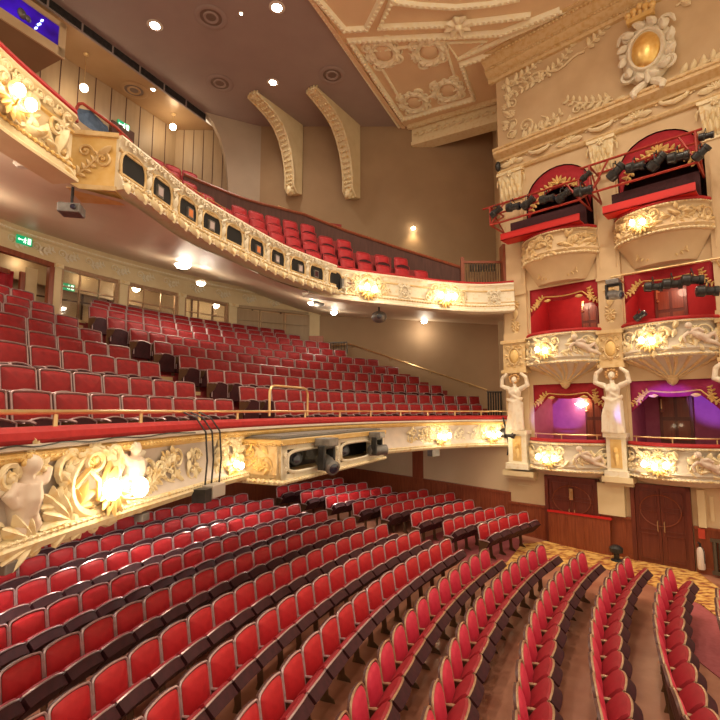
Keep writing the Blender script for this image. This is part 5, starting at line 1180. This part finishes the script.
# brown parapet
mb = MB()
for a, b in zip(PARP, PARP[1:]):
    n = Vector((b.y - a.y, a.x - b.x, 0)).normalized() * .06; dz = Vector((0, 0, -1.15)); mb.box8([a + dz, b + dz, b, a, a + dz - n, b + dz - n, b - n, a - n])
struct(mb, 'wall_parapet', BROWNP, 'dark brown panelled parapet behind the upper circle seats', 'wall', smooth=False)
mb = MB(); mb.tube([p + Vector((0, 0, .02)) for p in PARP], .05, 6); struct(mb, 'trim_7', MAHOG, 'mahogany capping of the upper circle parapet', 'trim')
t = thing('aisle_handrail', 'thin gold handrail above the brown parapet by the upper circle aisle', 'rail', aty(300, 214, 17.2)); mb = MB(); a, b = aty(278, 206, 16.4), aty(303, 215, 17.2); mb.tube([a, b], .022, 5); mb.build('bar', BRASS, t); mb = MB(); mb.tube([a, a - Vector((0, 0, .5))], .02, 5); mb.tube([b, b - Vector((0, 0, .5))], .02, 5); mb.build('posts', BRASS, t)
r = thing('front_guard_rail', 'row of short brass guard rails on the upper circle front left of the pierced centre'.replace(' left of', ' behind'), 'rail', UC.pt(2, -.1, UH))
for px in (170, 192, 214):
    s = UC.spx(px, UH + .2, -.1); mb = MB(); mb.tube([UC.pt(s - .2, -.1, UH), UC.pt(s - .2, -.1, UH + .17), UC.pt(s + .35, -.1, UH + .17), UC.pt(s + .35, -.1, UH)], .014, 5); mb.build('hoop', BRASS, r)
# end post, door frame and balustrade beside the boxes
r = thing('balustrade', 'reddish wooden balustrade closing the stage end of the upper circle', 'balustrade', aty(487, 283, 15.9))
f = plane_frame(aty(461, 284, 15.9), Vector((1, 0, 0)), Vector((0, 0, 1)), Vector((0, -1, 0)))
mb = MB(); mb.box(f, 0, 1.45, .72, .80, -.04, .04); mb.box(f, 0, 1.45, 0, .06, -.03, .03); mb.box(f, 0, .12, 0, .92, -.05, .05); mb.build('rail', MAHOG, r, smooth=False)
mb = MB()
for k in range(14): mb.tube([f(.2 + .09 * k, .05, 0), f(.2 + .09 * k, .73, 0)], .02, 5)
mb.build('balusters', IRON, r)
f = plane_frame(aty(506, 284, 15.7), Vector((1, 0, 0)), Vector((0, 0, 1)), Vector((0, -1, 0))); mb = MB(); mb.box(f, -.1, .12, 0, 1.35, -.3, .1); solo(mb, 'end_post', MAHOG, 'tall mahogany end post between the upper circle and the first box pilaster', 'post', smooth=False)
for k, px in enumerate((474, 482, 491)):
    p = aty(px, 268, 16.6); mb = MB(); mb.box(plane_frame(p, Vector((1, 0, 0)), Vector((0, 0, 1)), Vector((0, -1, 0))), -.14, .14, -.12, .12, -.1, .1); solo(mb, 'stored_lamp', BLACK, 'dark stored lantern behind the reddish balustrade, %s from the parapet' % ordn(k + 1), 'stage light', smooth=False, bevel=.02)
# red guard rail and draped jacket
p = UL.pt(UL.L - .02, -.25, UH); t = thing('red_handrail', 'red painted handrail loop rising behind the upper circle front', 'rail', p)
mb = MB(); mb.tube([aty(77, 122, 6.95), aty(77, 107, 6.95), aty(79, 104, 6.95), aty(83, 103.5, 6.97), aty(117, 128, 7.4), aty(132, 143, 7.6)], .024, 7); mb.build('bar', REDST, t)
mb = MB(); R3 = []
A = [(83, 113, 7.0), (92, 118, 7.12), (100, 124, 7.24), (105, 130, 7.32)]
for i, q in enumerate(A):
    c = aty(*q); w = .10 + .03 * math.sin(i * 2); R3.append([c + Vector((.05 * math.cos(th), -.0 + w * math.cos(th) * .8, .02 + w * 1.2 * math.sin(th) - .06)) + Vector((.02 * math.sin(3 * th + i), 0, .02 * math.cos(2 * th + i))) for th in [2 * pi * k / 10 for k in range(10)]])
vs = mb.quadgrid(R3, close_v=True); mb.bm.faces.new(vs[0]); mb.bm.faces.new(vs[-1][::-1]); solo(mb, 'jacket', DENIM, 'blue denim jacket draped over the upper circle front under the red handrail', 'jacket')

# ================================================================== GALLERY REAR, CEILINGS
HC = 12.25; US = -9.4; UO = -2.45
mb = MB(); mb.poly([W(US, -13, HC), W(US, 12, HC), W(UO, 12, HC), W(UO, -13, HC)]); struct(mb, 'ceiling', CEILP, 'plain mauve ceiling over the upper circle', 'ceiling', smooth=False)
mb = MB(); mb.poly([W(UO, -13, HC - .01), W(UO, 12, HC - .01), W(13, 12, HC - .01), W(13, -13, HC - .01)]); mb.box(lambda a, b, d: W(UO + d, a, HC + b), -13, 9.75, -.10, .05, -.04, .10); struct(mb, 'ceiling_ornate', CEILO, 'ochre ceiling ground between the cream mouldings', 'ceiling', smooth=False)
HR = 11.95; UR0 = -11.0
mb = MB(); mb.poly([W(US - .02, -13, HR), W(US - .02, 6.3, HR), W(UR0 - .1, 6.3, HR), W(UR0 - .1, -13, HR)]); struct(mb, 'ceiling_rear', CEILR, 'glossy bronze rear ceiling of the upper circle', 'ceiling', smooth=False)
fs = lambda a, b, d=0.0: W(US + d, a, HR + b)
mb = MB(); mb.box(fs, -13, 5.2, -.02, HC - HR, -.06, 0); struct(mb, 'trim_8', CEILP, 'mauve edge between the two ceilings', 'trim', smooth=False)
sl = thing('slot_vent', 'row of narrow black vent slots between the two ceilings', 'vent', fs(0, 0, 0)); v = -7.5
while v < 5.0:
    mb = MB(); mb.box(fs, v, v + .98, .02, .27, 0, .03); mb.build('slot', BLACK, sl, smooth=False); v += 1.06
mb = MB(); fr = lambda a, b, d=0.0: W(UR0 + d, a, b)
mb.box(fr, -13, 5.3, 4, HR, -.1, 0); struct(mb, 'wall_gallery_rear', TANW, 'varnished tan panelled rear wall of the upper circle', 'wall', smooth=False)
mb = MB(); v = -6.0
while v < 5.3: mb.box(fr, v, v + .03, 6, HR, 0, .012); v += .62
xL = ath(177, 130, HR); Y2 = xL.y
fq = lambda a, b, d=0.0: Vector((xL.x + a, Y2 - d, b))
for k in range(5): mb.box(fq, .3 + k * .42, .325 + k * .42, 6, HR, 0, .012)
struct(mb, 'trim_9', BROWNP, 'dark joints of the tan wall panels', 'trim', smooth=False)
mb = MB(); mb.poly([fq(-.1, 5), fq(2.6, 5), fq(2.6, HR + .02), fq(-.1, HR + .02)]); struct(mb, 'wall_gallery_side', TANW, 'varnished tan panelled side wall of the upper circle', 'wall', smooth=False)
S1 = ath(205, 112, HC); S2 = Vector((-4.27, YW, HC)); wn = Vector(((S2 - S1).y, -(S2 - S1).x, 0)).normalized()
wpts = [onplane(px, py, S1, wn) for px, py in ((205, 112), (213, 122), (220, 136), (225, 155), (228, 180), (229, 225), (262, 225))] + [S2]
mb = MB(); mb.prism(wpts, -wn * .3); struct(mb, 'wall_wing', WINGP, 'pale plaster wing with curved haunch at the side of the rear ceiling', 'wall', smooth=False)
# projection booth
bp = W(-9.05, 0); bh = onplane(64, 58, bp, Uv); vE = uv(bh)[1]; hb = bh.z; hT = onplane(74, 31, bp, Uv).z
fb = lambda a, b, d=0.0: W(-9.05 + d, vE + a, hb + b); HB = min(hT - hb, HR - hb)
r = thing('projection_booth', 'taupe projection booth with violet lit windows hanging at the back of the gallery', 'booth', fb(-2, 0, -1))
mb = MB(); mb.box(fb, -8, 0, 0, HB, -1.95, -.06); mb.build('body', WALLT, r, smooth=False)
mb = MB(); mb.box(fb, -8, .02, -.03, .26, -.06, 0); mb.box(fb, -8, .02, HB - .16, HB, -.06, 0); mb.box(fb, -.18, .02, 0, HB, -.06, 0); c2 = -2.55
for a in (c2, c2 * 2): mb.box(fb, a - .12, a + .12, 0, HB, -.06, 0)
mb.build('window_surround', CREAMP, r, smooth=False)
for k in range(3):
    a0, a1 = (-.18, c2 + .12) if k == 0 else (c2 - .12, c2 * 2 + .12) if k == 1 else (c2 * 2 - .12, -8)
    mb = MB(); mb.box(fb, a1, a0, .26, HB - .16, -.05, -.035); w = mb.build('window_pane', SCRN if k == 0 else SCRD, r, smooth=False)
    if k == 0:
        mb = MB(); q = onplane(22, 14, W(-9.08, 0), Uv); mb.ball(q, (.09, .15, .15), seg=10, ring=8); mb.ball(onplane(28, 19, W(-9.08, 0), Uv), (.07, .1, .1), seg=8, ring=6); mb.build('booth_fan', GREYM, w)
        mb = MB()
        for q in range(9): mb.ball(onplane(35 + q * 1.0, 28.5 - q * 1.25 + (q % 3) * .8, W(-9.08, 0), Uv), .022 + .012 * (q % 2), seg=6, ring=5)
        mb.build('sparkling_lamps', SPARK, w)
# globe pendants
for i, (px, py) in enumerate(((84, 88), (173, 127))):
    p = onplane(px, py, W(-10.2, 0), Uv); r = thing('globe_pendant', ('glowing globe pendant in front of the tan rear wall near the booth', 'glowing globe pendant near the far corner of the tan panelling')[i], 'pendant lamp', Vector((p.x, p.y, HR)), 'globe pendants')
    mb = MB(); mb.tube([Vector((p.x, p.y, HR)), p], .012, 5); mb.lathe(Vector((p.x, p.y, HR)), [(.09, 0), (.08, -.04), (.02, -.06)], n=10); mb.build('rod', BRASS, r)
    mb = MB(); mb.ball(p, .125, seg=14, ring=10); mb.build('globe', EMG, r)
    l = bpy.data.lights.new('globe_light', 'POINT'); l.energy = 19; l.color = (1, .78, .48); l.shadow_soft_size = .13; o = bpy.data.objects.new('globe_light', l); COL.objects.link(o); o.location = p + Vector((0, 0, -.2))
for i, (px, py) in enumerate(((135, 288), (215, 305))):
    s = RW.spx(px, 3.95, -1.0); p = RW.pt(s, -1.0, 0); h = (lambda lo: lo)(ray(px, py).z * (Vector((p.x, p.y, 0)).length / Vector((ray(px, py).x, ray(px, py).y, 0)).length)); p.z = h
    r = thing('globe_lamp', ('glowing globe lamp behind the second glazed screen', 'glowing globe lamp behind the third glazed screen')[i], 'lamp', p, 'corridor globe lamps'); mb = MB(); mb.ball(p, .14, seg=14, ring=10); mb.build('globe', EMG, r); mb = MB(); mb.tube([p + Vector((0, 0, .1)), Vector((p.x, p.y, 4.95))], .015, 5); mb.build('rod', BRASS, r)
    l = bpy.data.lights.new('globe_light', 'POINT'); l.energy = 14; l.color = (1, .80, .54); l.shadow_soft_size = .14; o = bpy.data.objects.new('globe_light', l); COL.objects.link(o); o.location = p + Vector((0, 0, -.22))
# added corridor lights without fixtures along the passage
for px in (20, 85):
    p = RW.pt(RW.spx(px, 3.95, -1.2), -1.2, 4.5); l = bpy.data.lights.new('corridor_light', 'POINT'); l.energy = 7; l.color = (1, .8, .5); l.shadow_soft_size = .14; o = bpy.data.objects.new('corridor_light', l); COL.objects.link(o); o.location = p
# downlights and vents
def spot(p, e, ang=140, blend=.8, col=(1, .86, .66), d=None, size=.12):
    l = bpy.data.lights.new('downlight_light', 'SPOT'); l.energy = e; l.color = col; l.spot_size = math.radians(ang); l.spot_blend = blend; l.shadow_soft_size = size
    o = bpy.data.objects.new('downlight_light', l); COL.objects.link(o); o.location = p; o.rotation_euler = (Vector(d) if d else Vector((0, 0, -1))).to_track_quat('-Z', 'Y').to_euler(); return o
DL = [(155, 25, HC, 'large bright downlight in the mauve ceiling nearest the vent slots', .19), (277, 7, HC, 'bright downlight in the mauve ceiling by the ornate ceiling edge', .19), (273, 82, HC, 'bright downlight in the mauve ceiling above the first bracket', .17), (241, 13, HC, 'tiny dim downlight in the mauve ceiling', .06), (153, 89, HR, 'tiny lit downlight in the bronze rear ceiling', .09)]
for px, py, h, lab, q in DL:
    p = ath(px, py, h); r = thing('downlight', lab, 'ceiling lamp', p, 'ceiling downlights'); mb = MB(); mb.lathe(p, [(q * 1.25, 0), (q * 1.3, -.015), (q * 1.02, -.03)], n=20); mb.build('rim', WHITEP, r)
    mb = MB(); mb.lathe(p - Vector((0, 0, .005)), [(q, -.02), (q * .6, -.03), (.001, -.032)], n=20); mb.build('diffuser', EMS, r)
    spot(p - Vector((0, 0, .06)), 330 if q > .1 else 60)
for px, py, h, lab in ((211, 17, HC, 'round vent in the mauve ceiling nearest the vent slots'), (220, 83, HC, 'round vent in the mauve ceiling by the pale wing'), (332, 75, HC, 'round vent in the mauve ceiling beside the second bracket'), (134, 90, HR, 'round vent in the bronze rear ceiling')):
    p = ath(px, py, h); r = thing('ceiling_vent', lab, 'vent', p, 'round ceiling vents'); mb = MB(); mb.lathe(p, [(.48, 0), (.50, -.02), (.42, -.05), (.34, -.03), (.33, 0)], n=24, cap=False); mb.build('rim', CEILP if h == HC else CEILR, r)
    mb = MB(); mb.lathe(p, [(.335, -.012), (.20, -.014), (.001, -.015)], n=20, cap=False); mb.build('grille', VENTG, r); mb = MB(); mb.lathe(p, [(.24, -.01), (.22, -.045), (.16, -.03), (.15, -.01)], n=20, cap=False); mb.build('ring', CEILP if h == HC else CEILR, r)
# curved brackets under the ceiling
def bracket(tip, wx, wtop, wlow, label):
    T = ath(*tip, HC); Wp = aty(wx, 127, YW); Wp.z = HC; L = aty(wx, wlow, YW).z; x = Vector((T.x - Wp.x, T.y - Wp.y, 0)); D = x.length; x.normalize(); n = Vector((x.y, -x.x, 0)); H = HC - L
    r = thing('ceiling_bracket', label, 'bracket', Vector((Wp.x, YW, L)), 'curved plaster brackets')
    f = lambda a, b, d=0.0: Wp + x * (a * D) + n * d + Vector((0, 0, -b * H))
    IN = [(1.0, .0), (1.01, .035), (.84, .07), (.64, .12), (.48, .20), (.37, .32), (.29, .46), (.24, .62), (.21, .78), (.21, .92), (.13, 1.0)]
    OUT = [(.0, .98), (.0, .5), (.0, .0)]
    mb = MB(); mb.prism([f(a, b, -.17) for a, b in IN + OUT], n * .34); mb.build('web', CREAM, r, smooth=False)
    mb = MB(); mb.quadgrid([[f(a + .02, b + .01, d) for d in (-.24, -.2, .2, .24)] + [f(a - .03, b, .24)] for a, b in IN])
    pts = IN
    for k in range(26):
        q = k / 25 * (len(pts) - 1.001); i = int(q); u = q - i; a = pts[i][0] * (1 - u) + pts[i + 1][0] * u; b = pts[i][1] * (1 - u) + pts[i + 1][1] * u
        for d in (-.12, 0, .12): mb.ball(f(a + .03, b + .012, d), .055, seg=6, ring=4)
    for d in (-.24, .24): mb.tube([f(a + .02, b + .01, d) for a, b in pts], .035, 6)
    mb.build('carved_face', ORN, r)
    mb = MB(); mb.ball(f(.98, .03, 0), (.16, .16, .16)); mb.build('scroll_boss', ORN, r); mb = MB(); mb.ball(f(.2, .99, 0), (.16, .16, .18)); leaf(mb, lambda a, b, d=0.0: f(.2, .92, 0) + n * a + Vector((0, 0, b)) + x * (.1 + d), 0, 0, .4, .14, -pi / 2, .1); mb.build('drop_leaf', ORN, r)
bracket((254, 93), 300, 127, 197, 'curved plaster bracket with gilded face under the ceiling, nearer the pale wing')
bracket((313, 88), 357, 127, 201, 'curved plaster bracket with gilded face under the ceiling, nearer the ornate ceiling')
# downstand beam at the far edge of the ornate ceiling
E0 = ath(401, 129, HC); E1 = Vector((5.9, 17.55, HC)); bx = (E1 - E0).normalized(); bn = Vector((bx.y, -bx.x, 0)); f = lambda a, b, d=0.0: E0 + bx * a + bn * d + Vector((0, 0, b)); L = (E1 - E0).length
r = thing('plaster_beam', 'gilded plaster beam along the far edge of the ornate ceiling', 'beam', f(L / 2, -.95, 0)); mb = MB(); mb.box(f, .5, L, -.85, .0, -.5, 0); mb.box(f, .35, L, -.16, .0, -.5, .16); mb.box(f, .5, L, -.95, -.8, -.5, .10); mb.build('core', RELF, r, smooth=False)
mb = MB(); beads(mb, lambda a, b, d=0.0: f(a, -.2 + b, .14 + d), .5, L, 0, .045, .11); k = .7
while k < L: g2 = lambda a, b, d=0.0, k=k: f(k + a, -.48 + b, .02 + d); scroll(mb, g2, 0, 0, .13, 0, 1.2, .025); leaf(mb, g2, .12, -.05, .26, .07, .3, .06); k += .34
mb.build('carving', ORN, r)
# mouldings of the ornate ceiling
cr = thing('ceiling_mouldings', 'cream rope mouldings dividing the ornate ochre ceiling into panels', 'moulding', ath(430, 60, HC))
cp = lambda pts, dz=-.03: [ath(px, py, HC + dz) for px, py in pts]
def cmould(pts, r=.10, closed=False):
    mb = MB(); P = cp(pts); mb.tube(P, r, 6, closed=closed)
    for a, b in zip(P, P[1:] + ([P[0]] if closed else [])):
        n = int((b - a).length / .16)
        for k in range(n): mb.ball(a.lerp(b, k / max(n, 1)) - Vector((0, 0, r * .7)), r * .55, seg=5, ring=4)
    mb.build('moulding', CEILM, cr)
cmould([(560, 10), (500, 33), (349.6, 39.8), (402, 118.5), (474, 98), (461, 64), (560, 30)], .13)
cmould([(371, 50.5), (403, 104), (458, 88.5), (444, 42.5)], .07, True)
cmould([(447, 42.5), (486, 41), (458, 59)], .06, True); cmould([(316, -3), (344, 29.3), (366.5, 28), (383, -4)], .12)
cmould([(393, -2), (378.6, 26.6), (458, 23.7), (530, 15)], .12); cmould([(393, 1.5), (420, 5), (455, 7), (490, 4), (520, -2)], .10); cmould([(313, 2), (401, 130)], .07)
cmould([(460, 58), (580, 5)], .08)
for i, (px, py) in enumerate(((383, 53), (429, 51.5), (414, 102), (448, 90))):
    p = ath(px, py, HC - .02); g2 = plane_frame(p, Vv, -Uv, Vector((0, 0, -1))); rr = thing('ceiling_cartouche', 'gilded oval cartouche at the %s corner of the square ceiling panel' % ('mauve-side outer', 'stage-side outer', 'mauve-side wall', 'stage-side wall')[i], 'cartouche', p, 'cartouches of the ceiling panel')
    mb = MB(); cartouche(mb, g2, 0, 0, .72, .60, .06)
    for k in range(10): th = 2 * pi * k / 10; leaf(mb, g2, .5 * math.cos(th), .40 * math.sin(th), .3, .09, th + 1.2, .10, .9); scroll(mb, g2, .62 * math.cos(th), .52 * math.sin(th), .12, th, 1.2, .03, (-1) ** k)
    mb.build('scrolls', CEILM, rr); mb = MB(); oval(mb, g2, 0, 0, .34, .28, .10); mb.build('boss', CEILO, rr)
g2 = plane_frame(ath(458, 23.7, HC - .02), Vv, -Uv, Vector((0, 0, -1))); mb = MB(); rosette(mb, g2, 0, 0, .45, 8); spray(mb, g2, 0, 0, .6, .3, 4, .04, .5); mb.build('knot', CEILM, cr)
# wall lamp on the far wall
p = aty(413, 229, YW - .02); r = thing('wall_lamp', 'small lit lamp on the taupe far wall above the brown parapet', 'lamp', p); mb = MB(); mb.tube([p, p + Vector((0, -.12, .04))], .03, 6); mb.build('arm', BRASS, r); mb = MB(); mb.lathe(p + Vector((0, -.14, -.02)), [(.04, .06), (.10, 0), (.06, -.05), (.001, -.06)], n=12); mb.build('bulb', EMG, r)
spot(p + Vector((0, -.16, -.08)), 45, 110, .9, (1, .72, .38), (0, .25, -1))
# dark camera on the box wall edge
p = B(-.04, 8.35, .1); r = thing('dome_camera', 'dark dome camera on the edge of the box wall above the rigging', 'camera', p); mb = MB(); mb.ball(p, (.10, .10, .18)); mb.build('dome', BLACK, r); mb = MB(); mb.tube([p, B(-.02, 8.35, -.1)], .04, 6); mb.build('arm', GREYM, r)
# exit signs
def exit_sign(f, w, h, label, man=True):
    r = thing('exit_sign', label, 'sign', f(0, -h / 2, 0), 'green exit signs'); mb = MB(); mb.box(f, -w / 2, w / 2, -h / 2, h / 2, -.05, .0); mb.build('panel', EMSIGN, r, smooth=False)
    mb = MB(); q = h
    mb.box(f, -w * .38, -w * .12, -q * .05, q * .05, 0, .012); mb.poly([f(-w * .38, q * .2, .013), f(-w * .46, 0, .013), f(-w * .38, -q * .2, .013)]); mb.build('arrow', EMWH, r, smooth=False)
    mb = MB(); mb.ball(f(.02 * w, q * .28, .01), (q * .07,) * 3, seg=7, ring=5); mb.tube([f(.02 * w, q * .2, .012), f(-.01 * w, -q * .05, .012), f(.06 * w, -q * .18, .012), f(.03 * w, -q * .36, .012)], q * .05, 5); mb.tube([f(-.01 * w, -q * .05, .012), f(-.08 * w, -q * .3, .012)], q * .05, 5); mb.tube([f(-.08 * w, q * .05, .012), f(.02 * w, q * .14, .012), f(.1 * w, q * .05, .012)], q * .04, 5); mb.build('running_figure', EMWH, r)
    mb = MB(); mb.box(f, w * .2, w * .40, -q * .36, q * .36, 0, .012); mb.build('door_symbol', EMWH, r, smooth=False)
exit_sign(RW.frame(rs(22, 4.75), 4.74, .10), .42, .23, 'green exit sign on the cream frieze over the near doorway')
f = RW.frame(RW.spx(69, 4.0, -.9), 3.98, -.9); exit_sign(f, .40, .22, 'green exit sign hanging behind the first glazed screen')
q = onplane(124, 126, W(UR0 + .1, 0), Uv); exit_sign(lambda a, b, d=0.0: q + Vv * a + Uv * d + Vector((0, 0, b)), .5, .28, 'green exit sign over the dark gallery door by the rear wall')
mb = MB(); q2 = onplane(124, 134, W(UR0 + .05, 0), Uv); mb.box(lambda a, b, d=0.0: q2 + Vv * a + Uv * d + Vector((0, 0, b)), -.55, .4, -1.8, .25, 0, .06); solo(mb, 'gallery_door', BROWNP, 'dark brown door in the tan rear wall under the exit sign', 'door', smooth=False)
q3 = aty(257, 203, 18.6); exit_sign(plane_frame(q3, Vector((.9, .43, 0)), Vector((0, 0, 1)), Vector((.43, -.9, 0))), .3, .14, 'tiny green exit sign above the brown parapet')

# ================================================================== LIGHTING RIGS AT THE BOXES
def rig(bi, t0, t1, d, hu, hl, lights, tray=True):
    nm = ('first', 'second')[bi]
    r = thing('lighting_truss', 'red tubular lighting truss across the topmost box of the %s bay' % nm, 'truss', B((t0 + t1) / 2, hl, d))
    mb = MB(); R = .032
    mb.tube([B(t0 - .25, hu, d), B(t1 + .15, hu, d)], R, 6); mb.tube([B(t0, hl, d), B(t1, hl, d)], R, 6); mb.tube([B(t0, hu, d), B(t0, hl, d)], R, 6); mb.tube([B(t1, hu, d), B(t1, hl, d)], R, 6); mb.build('front_chords', REDST, r)
    mb = MB()
    for t in (t0, t1):
        for h in (hu, hl): mb.tube([B(t, h, .0), B(t, h, d)], R, 6)
        mb.tube([B(t, hl, .05), B(t, hu, d)], R * .8, 6); mb.tube([B(t, hu, .05), B(t, hl, d)], R * .8, 6)
    mb.tube([B(t0, hu + .05, .3), B(t1, hu + .05, .3)], R, 6); mb.tube([B(t0, hl, d), B(t0 + .5, hu, d)], R * .8, 6); mb.tube([B(t1, hl, d), B(t1 - .35, hu, d)], R * .8, 6); mb.build('side_braces', REDST, r)
    mb = MB(); mb.box(f0, t0 + .35, t1 - .05, 5.48, 5.50 + .62, d - .75, d - .70); mb.build('dark_board', MAROON, r, smooth=False)
    mb = MB(); mb.box(f0, t0 + .22, t1 - .1, 5.44, 5.66, d - .28, d - .22); mb.box(f0, t0 + .22, t1 - .1, 5.44, 5.47, d - .75, d - .22); mb.build('red_board', REDP, r, smooth=False)
    for i, (px, py, sc) in enumerate(lights):
        p = onplane(px, py, B(0, 0, d + .02), DN); a = Vector((.6, -.62, -.12)) if i % 2 else Vector((.35, -.5, .75)) * (1 if bi else .5) + Vector((.3, -.3, 0))
        profile_spot(p, a, sc * .86, 'black stage lantern on the red truss of the %s bay, %s along' % (nm, ordn(i + 1)), 'lanterns on the box rigs')
rig(0, .10, 2.85, 1.05, 6.55, 5.95, [(496, 212, .9), (513, 207, 1.0), (528, 203, 1.0), (547, 199, 1.0), (563, 196, 1.0), (583, 191, 1.1), (586, 176, .7)])
rig(1, 3.15, 5.62, 1.05, 6.85, 6.05, [(616, 172, 1.1), (635, 167, 1.0), (657, 162, 1.1), (678, 157, 1.05), (701, 153, .9), (706, 136, .7)])
r = thing('lighting_bar', 'horizontal brass lighting bar across the middle box of the second bay', 'lighting bar', B(4.6, 3.75, .8)); mb = MB(); mb.tube([B(3.5, 3.62, .85), B(5.95, 3.62, .85)], .028, 6); mb.build('bar', BRASS, r); mb = MB(); mb.tube([B(3.6, 3.62, .85), B(3.6, 3.62, 0)], .022, 6); mb.tube([B(5.8, 3.62, .85), B(5.8, 3.62, 0)], .022, 6); mb.build('arms', BRASS, r)
for i, (px, py, sc) in enumerate(((653, 287, .9), (672, 284, .95), (692, 280, 1.0), (707, 291, 1.0))):
    profile_spot(onplane(px, py, B(0, 0, .87), DN), (.75, -.35, -.08), sc * .9, 'black lantern on the brass bar of the middle box, %s along' % ordn(i + 1), 'lanterns on the box rigs')
BXs, BNs = BX, BN; BX, BN = DT, DN
moving_head(B(3.55, 3.42, .85), (.3, -.9, -.2), .95, 'big moving head stage light hanging at the end of the middle box lighting bar'); BX, BN = BXs, BNs
profile_spot(onplane(640, 316, B(0, 0, .7), DN), (.3, -.6, .3), .6, 'small dark lantern standing on the rim of the middle box', 'lanterns on the box rigs', hang=1)

# ================================================================== LIGHT
w = bpy.data.worlds.new('world'); C.world = w; w.use_nodes = True
bg = w.node_tree.nodes['Background']; bg.inputs[0].default_value = (1.0, .78, .52, 1); bg.inputs[1].default_value = .92
# house lights added beyond the frame to light the auditorium
for i, (u, v) in enumerate(((1.5, -3.5), (1.5, 1.5), (5, -4), (5, 1), (8, -2))):
    p = W(u, v, HC - .02); hl = thing('added_house_light', 'added round house light in the ornate ceiling over the stalls, %s towards the stage' % ordn(i + 1), 'ceiling lamp', p, 'added house lights of the ornate ceiling')
    mb = MB(); mb.lathe(p, [(.36, .01), (.37, -.02), (.31, -.03)], n=18); mb.build('rim', WHITEP, hl); mb = MB(); mb.lathe(p, [(.30, -.03), (.2, -.06), (.001, -.07)], n=18); mb.build('diffuser', EMS, hl); spot(p - Vector((0, 0, .12)), 900, 150, .9, (1, .84, .62), None, .3)
# violet beams of the two moving heads on the lowest boxes
for src, tgt, e, ang in ((BA + BX * 4.2 + BN * .75 + Vector((0, 0, -.80)), B(4.75, .16, -.5), 4200, 11.0), (BA + BX * 1.5 + BN * .9 + Vector((0, 0, -1.0)), B(1.30, -.1, -1.2), 3000, 8.5)):
    o = spot(src, e, ang, .6, (.26, .17, 1.0), tgt - src, .04); o.name = 'beam_light'
C.view_settings.view_transform = 'Standard'; C.view_settings.look = 'None'; C.view_settings.gamma = 1.0; C.view_settings.exposure = 0.3
try: C.view_settings.use_curve_mapping = False
except Exception: pass
C.cycles.max_bounces = 6; C.cycles.diffuse_bounces = 4; C.cycles.glossy_bounces = 3; C.cycles.use_denoising = True; C.cycles.sample_clamp_indirect = 6.0
